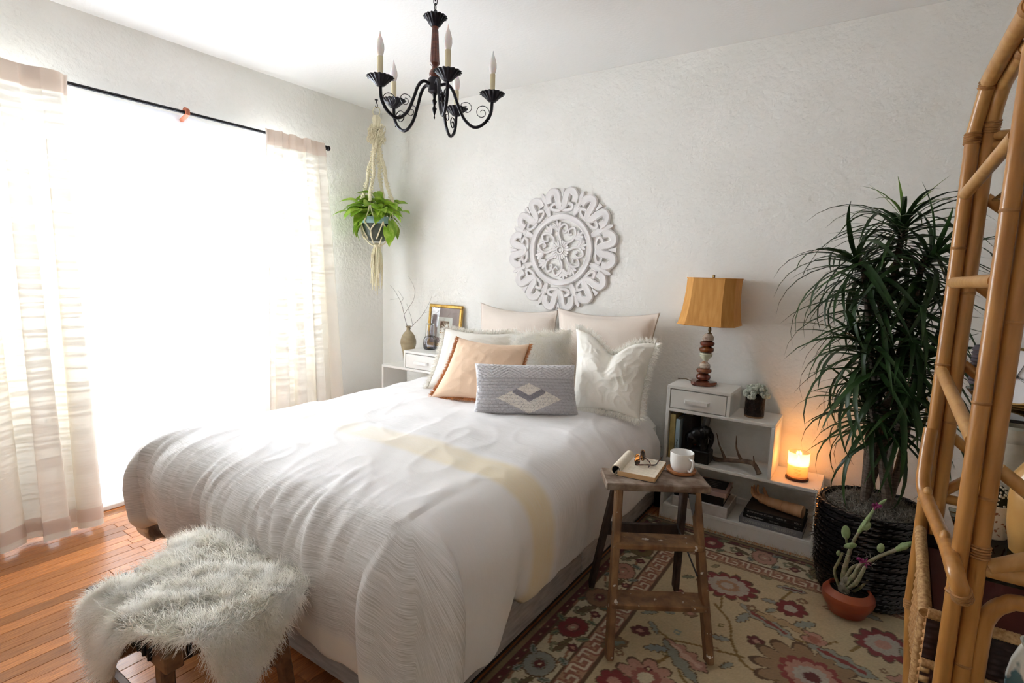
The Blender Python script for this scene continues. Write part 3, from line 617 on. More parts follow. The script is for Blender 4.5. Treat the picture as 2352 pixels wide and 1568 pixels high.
b = MB(); b.lathe([(.0155, 2.552), (.0165, 2.545), (.014, 2.540), (.016, 2.53), (.022, 2.40), (.0245, 2.385), (.020, 2.378), (.013, 2.372), (.013, 2.362), (.022, 2.352), (.027, 2.338), (.0255, 2.326), (.02, 2.318)][::-1], 48, (CX, CY, 0), None, lambda A, P: 1 - .10 * (np.cos(10 * A) > .2)[None, :] * ((P[:, 1] > 2.385) & (P[:, 1] < 2.535))[:, None]); b.build('wooden_column', M_cherry, ch)
b = MB(); b.lathe([(.0005, 2.245), (.018, 2.247), (.031, 2.256), (.032, 2.262), (.030, 2.268), (.031, 2.31), (.027, 2.318), (.0005, 2.32)], 28, (CX, CY, 0)); b.build('hub', M_iron, ch)
b = MB(); b.lathe([(.0004, 2.128), (.003, 2.132), (.004, 2.138), (.002, 2.145), (.012, 2.178), (.006, 2.186), (.005, 2.195), (.013, 2.21), (.006, 2.222), (.008, 2.235), (.012, 2.246)], 16, (CX, CY, 0)); b.build('drop_finial', M_iron, ch)
bobm = bob(.058, .044).mesh('drip_cup', M_iron)
slm = MB().lathe([(.0125, 0), (.0125, .114), (.0115, .116), (.0005, .116)], 16).mesh('candle_sleeve', M_sleeve)
M_bulb = mat('frosted_bulb_glass', (240, 240, 240), .25, sss=.3)
blm = MB().lathe([(.009, 0), (.0135, .012), (.0165, .028), (.0155, .045), (.009, .066), (.004, .08), (.0018, .092), (.0003, .096)], 16).mesh('candle_bulb', M_bulb)
for k in range(5):
    a = math.radians(36 + 72 * k); d = np.array([math.cos(a), math.sin(a), 0]); c0 = np.array([CX, CY, 0])
    pt = lambda r, z: c0 + d * r + np.array([0, 0, z])
    b = MB(); b.tube(spline([pt(.028, 2.288), pt(.06, 2.292), pt(.088, 2.265), pt(.112, 2.205), pt(.145, 2.135), pt(.195, 2.098), pt(.243, 2.118), pt(.274, 2.165), pt(.28, 2.222)], 40), .0078, 8); b.build('arm', M_iron, ch)
    sp = [pt(.232 + .034 * q * math.cos(t_), 2.168 + .034 * q * math.sin(t_)) for t_, q in zip(np.linspace(-.9, 9.2, 34), np.linspace(1.15, .22, 34))]
    b = MB(); b.tube([pt(.268, 2.125)] + sp, .0035, 6, flat=.5); b.build('scroll', M_iron, ch)
    sp = [pt(.125 - .03 * q * math.cos(t_) + .03, 2.215 - .03 + .028 * q * math.sin(t_)) for t_, q in zip(np.linspace(.6, 8.2, 28), np.linspace(1.1, .3, 28))]
    b = MB(); b.tube(sp, .0032, 6, flat=.5); b.build('scroll', M_iron, ch)
    inst(bobm, 'drip_cup', ch, pt(.28, 2.218)); inst(slm, 'candle_sleeve', ch, pt(.28, 2.232)); inst(blm, 'candle_bulb', ch, pt(.28, 2.347), None, 1.12)

# ---------------------------------------------------------------- macrame hanger, pot and plant
MX, MY = -3.34, 2.99
M_cord = mat('ivory_cotton_cord', (233, 226, 200), .95, (222, 213, 182), 90, bump=.3, bscale=300)
b = MB(); b.lathe([(.0005, H - .001), (.012, H - .001), (.014, H - .006), (.004, H - .012), (.003, H - .028), (.0005, H - .03)][::-1], 12, (MX, MY, 0))
b.tube(spline([(MX, MY, H - .028), (MX + .013, MY, H - .04), (MX + .01, MY, H - .06), (MX - .008, MY, H - .06), (MX - .012, MY, H - .046)], 20), .0024, 6); hk = b.build('ceiling_hook', M_iron); tag(hk, 'small black screw hook in the ceiling above the hanging plant', 'hook')
mac = thing('macrame_hanger', (MX, MY, 1.19), 'ivory knotted macrame plant hanger in the corner by the window', 'plant hanger')
mz = lambda py: onY(864, py, MY)[2]
a_ = np.linspace(0, 2 * math.pi, 24, endpoint=False)
b = MB(); zr = H - .092; b.tube(np.stack([MX + .030 * np.cos(a_) * .9, MY + .030 * np.cos(a_) * .4, zr + .034 * np.sin(a_)], 1), .0035, 6, True); b.build('hanging_ring', M_cord, mac)
b = MB(); rk = random.Random(5)
z0_ = zr - .03
b.lathe([(.004, z0_ - .10), (.03, z0_ - .095), (.028, z0_ - .05), (.034, z0_ - .02), (.022, z0_), (.001, z0_ + .004)], 14, (MX, MY, 0), None, lambda A, P: 1 + .10 * np.cos(7 * A)[None, :] * np.ones((len(P), 1)))
b.build('top_binding', M_cord, mac)
b = MB(); zk = z0_ - .135
for i in range(120):
    t1 = rk.uniform(0, 6.28); rr = rk.uniform(.028, .062); zz = zk + rk.uniform(-.06, .06) - (rr - .03) * .2
    c_ = np.array([MX + rr * math.cos(t1), MY + rr * math.sin(t1), zz]); q = rk.uniform(0, 6.28)
    b.tube(spline([c_ + .017 * np.array([math.cos(q + w), math.sin(q + w) * .6, math.sin(w * 1.7 + q)]) for w in (0, 1.4, 2.8, 4.2)], 9), .0034, 5)
k_ = b.build('knotted_collar', M_cord, mac); k_['kind'] = 'stuff'
zb0, zrim = zk - .06, 1.86
strands_xy = [(math.radians(q), 0) for q in (25, 115, 205, 295)]
for q, _ in strands_xy:   # four knotted sinnets from the collar to the basket net
    b = MB(); d = np.array([math.cos(q), math.sin(q), 0])
    n_ = 22
    for i in range(n_):
        t = i / (n_ - 1); r_ = .022 + .105 * t ** 1.25; z = zb0 + (zrim + .06 - zb0) * t; c_ = np.array([MX, MY, z]) + d * r_
        tw = i * .55; s_ = np.array([math.cos(q + math.pi / 2 + tw), math.sin(q + math.pi / 2 + tw), 0])
        b.ell(c_ + s_ * .006, (.0145, .0145, .017), 7, 5)
        b.tube(spline([c_ + s_ * .018 + np.array([0, 0, .011]), c_ + np.array([0, 0, .002]) - d * .012, c_ - s_ * .018 - np.array([0, 0, .010])], 7), .0058, 5)
    b.build('knotted_sinnet', M_cord, mac)
# pot
POT_B, POT_T, POT_R = 1.615, 1.80, .120
pot = thing('hanging_pot', (MX, MY, POT_B), 'grey-green glazed pot with a pale blue rim held in the macrame hanger', 'plant pot')
b = MB(); b.lathe([(.0005, POT_B), (.055, POT_B), (.085, POT_B + .02), (.108, POT_B + .07), (.118, POT_B + .13), (.116, POT_B + .135)], 32, (MX, MY, 0)); b.build('pot_body', mat('grey_green_glaze', (88, 96, 86), .35, (70, 78, 70), 20), pot)
b = MB(); b.lathe([(.117, POT_B + .133), (.121, POT_B + .14), (.121, POT_T), (.114, POT_T), (.112, POT_T - .03), (.0005, POT_T - .03)], 32, (MX, MY, 0)); b.build('pot_rim', mat('pale_blue_glaze', (168, 200, 206), .3, (150, 186, 196), 30), pot)
# net round the pot
b = MB()
for k in range(8):
    q0 = math.radians(25 + 45 * k); qn = q0 + math.radians(45); 
    R_ = lambda q, z, r: np.array([MX + r * math.cos(q), MY + r * math.sin(q), z])
    for sgn in (1, -1):
        for o_ in (-.004, .004):
            qm = q0 + sgn * math.radians(22.5)
            if k % 2 == 0: b.tube(spline([R_(q0, zrim + .07, .126), R_(q0 + sgn * .1, zrim - .02, .128), R_(qm, 1.76, .130), ], 12) + np.array([0, 0, o_]), .0042, 5)
            b.tube(spline([R_(q0 + (sgn * .393 if k % 2 == 0 else 0), 1.76 if k % 2 == 0 else 1.76, .130), R_(q0 + (0 if k % 2 == 0 else sgn * .2), 1.69, .120), R_(q0 + (0 if k % 2 == 0 else sgn * .393), 1.63, .096)], 10) + np.array([0, 0, o_]), .0042, 5)
    b.tube(spline([R_(q0, 1.645, .104), R_(q0, 1.60, .065), R_(q0 + .2, 1.578, .025)], 10), .0055, 5)
b.ell((MX, MY, 1.582), (.034, .034, .022), 12, 6)
b.build('cord_net', M_cord, mac)
b = MB(); rk = random.Random(9)
for i in range(46):
    q = rk.uniform(0, 6.28); r0 = rk.uniform(.005, .028); r1 = r0 + rk.uniform(0, .03); L = rk.choice([.17, .2, .23, .3, .36]) * rk.uniform(.85, 1.08)
    b.tube(spline([(MX + r0 * math.cos(q), MY + r0 * math.sin(q), 1.58), (MX + r1 * math.cos(q), MY + r1 * math.sin(q), 1.56 - L * .4), (MX + r1 * math.cos(q + .3) + rk.uniform(-.012, .012), MY + r1 * math.sin(q + .3), 1.575 - L)], 8), .0036, 5)
t_ = b.build('tassel', M_cord, mac); t_['kind'] = 'stuff'
# pothos
def leaf_mesh(name, L, Wd, m, fold=.25, droop=.35, n=8, heart=True, tipx=0.0):
    P = np.zeros((n + 1, 5, 3))
    for i in range(n + 1):
        t = i / n; w = Wd * (math.sin(math.pi * min(1, t * .97 + .03)) ** .75) * (1.25 - .75 * t) * (1 if i < n else .02)
        for j, s_ in enumerate((-1, -.5, 0, .5, 1)):
            back = -.16 * L * (abs(s_) ** 1.5) * (1 - t) ** 3 if heart else 0
            P[i, j] = (w * s_, t * L + back, fold * abs(s_) * w - droop * L * t * t)
    b = MB(); b.grid(P); return b.mesh(name, m, smooth=180)
def leaf_mat(name, a, b_, rough=.4, scale=6, hi=.65, lo=.4):
    m = mat(name, a, rough, b_, scale, mixlo=lo, mixhi=hi, randc=.22, spec=.5); p = [n for n in m.node_tree.nodes if n.type == 'BSDF_PRINCIPLED'][0]
    nt = m.node_tree; tl = nt.nodes.new('ShaderNodeBsdfTranslucent'); mx = nt.nodes.new('ShaderNodeMixShader'); mx.inputs[0].default_value = .25
    src = p.inputs['Base Color'].links[0].from_socket; nt.links.new(src, tl.inputs[0]); out = [n for n in nt.nodes if n.type == 'OUTPUT_MATERIAL'][0]
    nt.links.new(p.outputs[0], mx.inputs[1]); nt.links.new(tl.outputs[0], mx.inputs[2]); nt.links.new(mx.outputs[0], out.inputs[0]); return m
M_poth = leaf_mat('variegated_pothos', (128, 172, 46), (204, 220, 110), scale=14)
M_stemg = mat('pale_green_stem', (150, 172, 96), .5)
po = thing('pothos_plant', (MX, MY, POT_T - .03), 'bushy bright green variegated pothos in the hanging pot', 'houseplant')
b = MB(); b.lathe([(.0005, POT_T - .022), (.110, POT_T - .026), (.110, POT_T - .03), (.0005, POT_T - .03)][::-1], 24, (MX, MY, 0)); b.build('soil', mat('dark_potting_soil', (44, 34, 26), .95, bump=.5), po)
pl = [leaf_mesh('leaf', .115, .042, M_poth), leaf_mesh('leaf', .14, .05, M_poth, .3, .5), leaf_mesh('leaf', .095, .036, M_poth, .2, .25)]
rk = random.Random(21); sb = MB()
for i in range(120):
    q = rk.uniform(0, 6.28); r_ = abs(rk.gauss(.10, .055)); zz = POT_T + rk.uniform(.0, .16) * (1.15 - r_ / .3) + .015
    if i > 108: r_ = .135; zz = POT_T - rk.uniform(.02, .10)
    p = np.array([MX + r_ * math.cos(q), MY + r_ * math.sin(q), zz]); el = rk.uniform(-.5, .45) if i <= 108 else -1.0
    yv = np.array([math.cos(q + rk.uniform(-.7, .7)) * math.cos(el), math.sin(q + rk.uniform(-.7, .7)) * math.cos(el), math.sin(el)]); yv /= np.linalg.norm(yv)
    up = np.array([rk.uniform(-.4, .4), rk.uniform(-.4, .4), 1]); x_ = np.cross(yv, up); x_ /= np.linalg.norm(x_); z_ = np.cross(x_, yv)
    tipp = p + yv * .16
    if tipp[0] < XL + .03 or tipp[1] > YB - .03 or p[0] < XL + .05: continue
    inst(pl[i % 3], 'leaf', po, p, np.stack([x_, yv, z_], 1), rk.uniform(.8, 1.15))
    sb.tube(spline([(MX + .3 * r_ * math.cos(q), MY + .3 * r_ * math.sin(q), POT_T - .026), (MX + .5 * r_ * math.cos(q), MY + .5 * r_ * math.sin(q), (POT_T + zz) / 2 + .02), p], 8), .0022, 5)
sb.build('stems', M_stemg, po)

# ---------------------------------------------------------------- carved wall medallion
MC = (-1.825, 1.562); MR = .412
M_carv = mat('whitewashed_carved_wood', (230, 227, 226), .75, (222, 219, 218), 7, bump=.10, bscale=50)
med = thing('carved_medallion', (MC[0], YB - .002, MC[1] - MR), 'round whitewashed carved wooden medallion hanging on the wall above the pillows', 'wall decor')
def wt(a, b_, h): return (MC[0] + a * MR, YB - .003 - h, MC[1] + b_ * MR)
def pol(r, deg): t = math.radians(deg); return (r * math.sin(t), r * math.cos(t))
def rot2(P, deg): t = math.radians(deg); P = np.asarray(P); return np.stack([P[:, 0] * math.cos(t) + P[:, 1] * math.sin(t), -P[:, 0] * math.sin(t) + P[:, 1] * math.cos(t)], 1)
a_ = np.linspace(0, 2 * math.pi, 96, endpoint=False)
b = MB(); b.stroke(np.stack([.545 * np.cos(a_), .545 * np.sin(a_)], 1), .10, .024, wt, closed=True); b.build('ring', M_carv, med)
for k in range(8):
    ro = lambda P: rot2(P, 45 * k)
    rb = [pol(.80, -17.5), pol(.90, -16.5), pol(.965, -12), pol(.955, -7.2), pol(.86, -5.2), pol(.755, -4.2), pol(.70, 0), pol(.755, 4.2), pol(.86, 5.2), pol(.955, 7.2), pol(.965, 12), pol(.90, 16.5), pol(.80, 17.5)]
    b = MB(); b.stroke(ro(spline(rb, 60)), .125, .022, wt)
    b.stroke(ro(spline([pol(.87, 0), pol(.94, 0), pol(1.0, 0)], 10)), np.linspace(.03, .085, 10), .016, wt); b.build('scroll', M_carv, med)
    b = MB()
    for s_ in (-1, 1):
        lp = [pol(.655, s_ * 2.5), pol(.655, s_ * 9), pol(.69, s_ * 15), pol(.745, s_ * 15.5), pol(.765, s_ * 9.5), pol(.71, s_ * 4.5)]
        b.stroke(ro(spline(lp, 36, True)), .055, .019, wt, closed=True)
    b.build('leaf_loop', M_carv, med)
    b = MB()
    for dd, rr, w_ in ((-4.2, .97, .07), (0, 1.005, .075), (4.2, .97, .07)):
        b.stroke(ro(spline([pol(.74, 22.5), pol(.84, 22.5 + dd * .5), pol(.92, 22.5 + dd), pol(rr, 22.5 + dd * 1.25)], 16)), np.linspace(.075, w_, 16) * np.r_[np.ones(12), [.95, .8, .55, .3]], .017 - abs(dd) * .0006, wt)
    b.stroke(ro(spline([pol(.60, 22.5), pol(.68, 22.5), pol(.76, 22.5)], 10)), np.linspace(.06, .14, 10), .015, wt); b.build('tulip', M_carv, med)
    # inner foliage
    b = MB(); s_ = 1 if k % 2 else -1
    b.stroke(ro(spline([pol(.16, 0), pol(.26, s_ * 9), pol(.36, s_ * 4), pol(.43, s_ * -10), pol(.36, s_ * -20), pol(.29, s_ * -14), pol(.33, s_ * -6)], 40)), np.linspace(.05, .035, 40), .017, wt)
    for dd, rr in ((-9, .46), (0, .50), (9, .47), (17, .42)):
        b.stroke(ro(spline([pol(.33, s_ * 10), pol(.41, s_ * (10 + dd * .6)), pol(rr, s_ * (10 + dd))], 12)), np.array([.06] * 8 + [.055, .045, .035, .02]), .016 + dd * .0001, wt)
    b.build('foliage', M_carv, med)
b = MB(); b.stroke(np.stack([.06 * np.cos(a_[::4]), .06 * np.sin(a_[::4])], 1), .03, .022, wt, closed=True)
for k in range(20): b.stroke(rot2(spline([pol(.07, 0), pol(.12, 0), pol(.165, 0)], 8), 18 * k), np.array([.02, .026, .034, .042, .05, .052, .045, .025]), .018 + .0004 * (k % 2), wt)
b.lathe([(.0005, .0), (.0005, .015), (.012, .013), (.018, .004), (.018, 0)][1:], 16, (MC[0], YB - .004, MC[1]), basis((0, -1, 0))); b.build('centre_flower', M_carv, med)

# ---------------------------------------------------------------- stepped white shelf units either side of the bed
def place(mb, T):
    mb.v = [v @ T[0].T + T[1] for v in mb.v]; return mb
def step_shelf(label, ox, oy, ang, mir):
    """bed-side corner at (ox,oy) front; steps fall away from the bed"""
    R_ = rotz(ang); T = (R_, np.array([ox, oy, 0]))
    root = thing('stepped_nightstand', (ox, oy, 0), label, 'nightstand', 'stepped shelf units beside the bed')
    D, t = .272, .018
    def bd(name, x0, x1, y0, y1, z0, z1, par=root, m=M_white, bev=.002):
        b = MB(); b.box(((x0 + x1) / 2 * mir, (y0 + y1) / 2, (z0 + z1) / 2), (x1 - x0, y1 - y0, z1 - z0), bev); return place(b, T).build(name, m, par)
    bd('side_panel', 0, t, 0, D, 0, .79 - t)
    bd('top_board', 0, .345, 0, D, .79 - t, .79)
    bd('side_panel', .345 - t, .345, 0, D, .658, .79 - t)
    bd('middle_board', t, .572, 0, D, .658 - t, .658)
    bd('side_panel', .572 - t, .572, 0, D, .362, .658 - t)
    bd('lower_board', t, .80, 0, D, .362 - t, .362)
    bd('side_panel', .80 - t, .80, 0, D, 0, .362 - t)
    bd('bottom_board', t, .80 - t, .002, D, .068, .085)
    bd('kick_panel', t, .80 - t, .004, .02, 0, .068)
    d = bd('drawer', t + .004, .345 - t - .004, .002, .22, .662, .79 - t - .005)
    b = MB(); q = [(.100, .0025), (.110, -.022), (.230, -.022), (.240, .0025)]
    vs = [(x * mir, y, z) for x, y in q for z in (.700, .720)]
    b.add(vs, [(0, 1, 3, 2), (2, 3, 5, 4), (4, 5, 7, 6), (1, 7, 5, 3), (0, 2, 4, 6)]); place(b, T).build('handle', M_trim, d)
    return root
step_shelf('stepped white shelf unit with a drawer, right of the bed under the amber lamp', -.936, 3.0, 0, 1)
step_shelf('stepped white shelf unit half hidden behind the left of the bed', -2.578, 2.895, math.radians(3), -1)

# table lamp
LX, LY = -.777, 3.135
lamp = thing('table_lamp', (LX, LY, .79), 'table lamp of stacked polished brown stones with an amber cut-corner shade', 'lamp')
M_onyxr = mat('red_brown_onyx', (92, 40, 28), .12, (134, 70, 44), 30, coat=.5); M_onyxo = mat('amber_onyx', (150, 86, 36), .12, (104, 52, 26), 28, coat=.5)
M_onyxc = mat('cream_onyx', (200, 186, 170), .15, (150, 110, 84), 26, mixlo=.5, mixhi=.62, coat=.5); M_onyxg = mat('pale_green_onyx', (214, 214, 190), .15, (196, 200, 170), 30, coat=.5)
M_brass = mat('aged_brass', (120, 96, 60), .35, metal=.9)
lean = lambda z: np.array([LX + (z - .82) * .045, LY, z])
b = MB(); b.lathe([(.0005, .79), (.066, .792), (.072, .802), (.068, .813), (.03, .818), (.0005, .818)], 28, (LX, LY, 0), None, lambda A, P: 1 + .07 * np.sin(3 * A + 1)[None, :] + .05 * np.sin(5 * A)[None, :] * np.ones((len(P), 1))); b.build('base', M_onyxr, lamp)
def stone(z, r, hh, m, prof=None):
    c_ = lean(z); pr = prof or [(.0005, -hh), (r * .55, -hh * .97), (r * .9, -hh * .6), (r, 0), (r * .9, hh * .6), (r * .55, hh * .97), (.0005, hh)]
    b = MB(); b.lathe([(q, c_[2] + w) for q, w in pr], 28, (c_[0], c_[1], 0)); b.build('stone', m, lamp)
stone(.838, .041, .021, M_onyxr); stone(.875, .043, .017, M_onyxo)
stone(.905, .031, .02, M_onyxc, [(.0005, -.016), (.030, -.014), (.031, -.004), (.029, 0), (.031, .004), (.016, .018), (.012, .026), (.0005, .026)])
stone(.955, .035, .02, M_onyxg, [(.0005, -.026), (.012, -.026), (.018, -.016), (.034, .004), (.033, .010), (.036, .014), (.03, .022), (.0005, .022)])
stone(.996, .042, .0185, M_onyxo); stone(1.031, .041, .0175, M_onyxr)
stone(1.065, .032, .02, M_onyxc, [(.0005, -.017), (.030, -.015), (.032, -.004), (.030, 0), (.033, .004), (.018, .022), (.0005, .024)])
b = MB(); b.lathe([(.014, 1.088), (.012, 1.092), (.005, 1.095), (.009, 1.104), (.0085, 1.118), (.005, 1.126), (.004, 1.40), (.0075, 1.404), (.0075, 1.418), (.0005, 1.42)], 12, (LX + .017, LY, 0)); b.build('harp_post', M_brass, lamp)
M_shade = mat('amber_linen_shade', (212, 156, 86), .85, (198, 140, 72), 60, stretch=(1, 1, .1), bump=.15, bscale=300)
poly = [(-.082, -.13), (.082, -.13), (.13, -.082), (.13, .082), (.082, .13), (-.082, .13), (-.13, .082), (-.13, -.082)]
lv = [(1.140, 1.18), (1.18, 1.115), (1.23, 1.06), (1.29, 1.02), (1.35, 1.0), (1.402, 1.0)]
b = MB(); cx = LX + .019
for sgn, off in ((1, 0), (-1, .003)):
    vs = [(cx + x * (k - off / .13) + (z - 1.27) * .05, LY + y * (k - off / .13), z) for z, k in lv for x, y in poly]
    b.add(vs, [(i * 8 + j, i * 8 + (j + 1) % 8, (i + 1) * 8 + (j + 1) % 8, (i + 1) * 8 + j)[::sgn] for i in range(5) for j in range(8)])
sh_ = b.build('shade', M_shade, lamp, smooth=15)
for z, k in ((1.142, 1.183), (1.400, 1.005)): MB().tube([(cx + x * k + (z - 1.27) * .05, LY + y * k, z) for x, y in poly], .003, 6, True).build('shade_trim', M_shade, sh_)
b = MB()
for a in range(3): b.tube([(LX + .025, LY, 1.385), (LX + .025 + .126 * math.cos(a * 2.094 + .5), LY + .126 * math.sin(a * 2.094 + .5), 1.395)], .0018, 5)
b.build('spider', M_brass, lamp)
b = MB(); b.tube(spline([(LX - .06, LY + .01, .797), (LX - .10, LY + .03, .806), (LX - .14, LY + .05, .80), (LX - .17, LY + .09, .7925), (LX - .175, YB - .012, .78)], 24), .0025, 6); cd_ = b.build('power_cord', mat('brown_cord', (84, 66, 36), .5), lamp)

# small cactus in a bark pot
cp = thing('bark_pot', (-.488, 3.115, .658), 'dark brown bark textured cylinder pot on the middle step of the right shelf', 'plant pot')
M_bark = mat('dark_bark_glaze', (52, 34, 30), .45, (30, 21, 20), 50, bump=.8, bscale=70)
def lump(A, P): return 1 + .03 * np.array([[mn.noise(Vector((math.cos(a) * 4, math.sin(a) * 4, z * 60))) for a in A] for z in P[:, 1]])
b = MB(); b.lathe([(.047, .668)] + [(.050, .668 + .108 * k / 12) for k in range(13)] + [(.046, .776), (.044, .762), (.0005, .760)], 40, (-.488, 3.115, 0), None, lump); b.build('pot_wall', M_bark, cp)
b = MB(); b.lathe([(.0005, .658), (.047, .658), (.049, .661), (.049, .668), (.0005, .669)], 32, (-.488, 3.115, 0)); b.build('bare_clay_foot', mat('raw_clay', (150, 118, 88), .8), cp)
cc = thing('clustered_cactus', (-.488, 3.115, .760), 'pale grey-green clustering cactus of many small balls in the bark pot', 'cactus')
M_ball = mat('woolly_pale_green', (172, 184, 166), .9, (226, 230, 222), 3, mixlo=.4, mixhi=.6)
rk = random.Random(11); bm_ = MB().lathe([(.001, -1)] + [(math.sqrt(max(1e-4, 1 - z * z)) * (1 + .10 * ((k % 2) * 2 - 1)), z) for k, z in enumerate(np.linspace(-.92, .95, 12))] + [(.001, 1.02)], 14, (0, 0, 0), None, lambda A, P: 1 + .07 * np.cos(7 * A)[None, :] * np.ones((len(P), 1))).mesh('cactus_ball', M_ball, smooth=180)
for i in range(60):
    q = rk.uniform(0, 6.28); rr = math.sqrt(rk.random()) * .060; zz = .786 + .040 * (1 - (rr / .062) ** 2) + rk.uniform(-.006, .010) - (.012 if rr > .045 else 0)
    inst(bm_, 'cactus_ball', cc, (-.488 + rr * math.cos(q), 3.115 + rr * math.sin(q), zz), rotz(q), rk.uniform(.010, .0155))

# candle
KX, KY, KZ = -.254, 3.115, .362
cn = thing('jar_candle', (KX, KY, KZ), 'lit candle glowing in a frosted glass tumbler on the lowest step of the right shelf', 'candle')
b = MB(); b.lathe([(.0005, KZ), (.054, KZ), (.056, KZ + .004), (.056, KZ + .010), (.053, KZ + .013), (.0005, KZ + .013)], 32, (KX, KY, 0)); b.build('wooden_coaster', mat('dark_red_wood', (70, 32, 24), .4), cn)
N = NT('frosted_candle_glass'); tr = N.n('ShaderNodeBsdfTransparent'); tr.inputs[0].default_value = (1, .93, .85, 1); tl = N.n('ShaderNodeBsdfTranslucent'); tl.inputs[0].default_value = (1, .92, .84, 1); gl = N.n('ShaderNodeBsdfGlossy'); gl.inputs[1].default_value = .15
m1 = N.n('ShaderNodeMixShader'); m1.inputs[0].default_value = .42; N.l(tr.outputs[0], m1.inputs[1]); N.l(tl.outputs[0], m1.inputs[2]); m2 = N.n('ShaderNodeMixShader'); m2.inputs[0].default_value = .05; N.l(m1.outputs[0], m2.inputs[1]); N.l(gl.outputs[0], m2.inputs[2]); N.l(m2.outputs[0], N.out.inputs[0]); M_cg = N.m
b = MB(); b.lathe([(.0005, KZ + .014), (.045, KZ + .014), (.050, KZ + .018), (.0515, KZ + .146), (.0495, KZ + .147), (.0475, KZ + .022), (.0005, KZ + .019)], 36, (KX, KY, 0)); b.build('glass_tumbler', M_cg, cn)
N = NT('peach_wax'); d1 = N.n('ShaderNodeBsdfDiffuse'); d1.inputs[0].default_value = c4(srgb((250, 226, 200))); d2 = N.n('ShaderNodeBsdfTranslucent'); d2.inputs[0].default_value = c4(srgb((255, 236, 214))); mxw = N.n('ShaderNodeMixShader'); mxw.inputs[0].default_value = .6; N.l(d1.outputs[0], mxw.inputs[1]); N.l(d2.outputs[0], mxw.inputs[2]); N.l(mxw.outputs[0], N.out.inputs[0]); M_wax = N.m
b = MB(); b.lathe([(.0005, KZ + .021), (.046, KZ + .022), (.047, KZ + .082), (.03, KZ + .079), (.0005, KZ + .078)], 32, (KX, KY, 0)); b.build('wax', M_wax, cn)
b = MB(); b.box((KX, KY, KZ + .084), (.012, .001, .014), .0003); b.build('wick', mat('charred_wick', (30, 22, 18), .9), cn)
b = MB(); b.lathe([(.0005, KZ + .085), (.005, KZ + .089), (.007, KZ + .097), (.0045, KZ + .112), (.0015, KZ + .124), (.0003, KZ + .129)], 12, (KX, KY, 0), None); b.build('flame', mat('candle_flame', (255, 200, 110), .5, emis=(255, 196, 96), estr=14), cn)
cl = bpy.data.lights.new('candle_glow', 'POINT'); cl.energy = 1.7; cl.color = (1, .46, .14); cl.shadow_soft_size = .012
co = bpy.data.objects.new('candle_glow', cl); COL.objects.link(co); co.location = (KX, KY, KZ + .112)
M_print = mat('faint_brown_print', (176, 120, 84), .7)
b = MB()
for i, (w, z) in enumerate(((.03, .064), (.022, .058), (.02, .050), (.026, .044), (.03, .036))):
    a = np.linspace(-w / .052, w / .052, 10) / 1.6 - 1.5; b.tube(np.stack([KX + .0516 * np.cos(a), KY + .0516 * np.sin(a), np.full(10, KZ + z)], 1), .0009, 4, flat=.5)
b.build('label_print', M_print, cn)

# antler
def ap(px, py, y): return onY(px, py, y)
M_ant = mat('brown_antler', (92, 72, 58), .55, (134, 112, 92), 18, stretch=(1, 1, 1), bump=.3, bscale=90)
an = MB()
beam_ = [ap(1744, 1092, 2.985), ap(1738, 1080, 2.995), ap(1731, 1069, 3.01), ap(1722, 1065, 3.03), ap(1698, 1062, 3.06), ap(1668, 1060, 3.09), ap(1646, 1058, 3.12), ap(1635, 1051, 3.14), ap(1632, 1042, 3.145)]
an.tube(spline(beam_, 50), np.interp(np.linspace(0, 1, 50), [0, .04, .1, .3, .75, .92, 1], [.0155, .013, .012, .0125, .0125, .006, .0015]), 10)
for pts, r0 in (([ap(1665, 1058, 3.09), ap(1660, 1044, 3.085), ap(1651, 1022, 3.08), ap(1646, 998, 3.09)], .0105), ([ap(1703, 1062, 3.055), ap(1697, 1049, 3.05), ap(1691, 1030, 3.05), ap(1691, 1004, 3.06)], .010), ([ap(1735, 1075, 3.0), ap(1732, 1065, 2.99), ap(1730, 1050, 2.99)], .0085)):
    an.tube(spline(pts, 24), np.linspace(r0, .0014, 24), 8)
o = an.build('antler', M_ant, smooth=60); tag(o, 'brown deer antler with three tines lying in the right shelf', 'antler')
mv = min(v.co.z for v in o.data.vertices) + o.location.z
o.location.z += .3625 - mv
M_burr = mat('pale_antler_base', (170, 158, 130), .7)

# books and bookend in the middle compartment
M_page = mat('book_pages', (226, 216, 196), .9, (206, 196, 172), 200, stretch=(1, 1, .05))
def book(name, label, c, size, m, spine='-y', rot=None, group=None, cat='book'):
    """closed book: cover boards, spine and page block"""
    sx, sy, sz = size; c = np.array(c, float); R_ = np.eye(3) if rot is None else rot
    root = thing(name, c - R_ @ np.array([0, 0, sz / 2]), label, cat, group or ('books in the right shelf unit' if cat == 'book' else None))
    th = .0025
    axis = {'-y': 1, 'lie': 1}[spine]
    def bx_(cc, s_, m_, nm, bev=.0012):
        b = MB(); b.box(c + R_ @ np.array(cc), s_, bev, R_); return b.build(nm, m_, root)
    if spine == '-y':      # standing, spine to the front
        for s_ in (-1, 1): bx_((s_ * (sx / 2 - th / 2), 0, 0), (th, sy, sz), m, 'cover')
        bx_((0, -sy / 2 + th / 2, 0), (sx - .001, th, sz), m, 'spine'); bx_((0, .002, 0), (sx - 2 * th - .0004, sy - .008, sz - .008), M_page, 'pages')
    else:                  # lying flat, spine to the front
        for s_ in (-1, 1): bx_((0, 0, s_ * (sz / 2 - th / 2)), (sx, sy, th), m, 'cover')
        bx_((0, -sy / 2 + th / 2, 0), (sx, th, sz - .001), m, 'spine'); bx_((0, .002, 0), (sx - .008, sy - .008, sz - 2 * th - .0004), M_page, 'pages')
    return root
M_byel = mat('faded_yellow_cover', (196, 176, 116), .7, (176, 158, 104), 20); M_bblue = mat('pale_blue_cover', (168, 190, 204), .6)
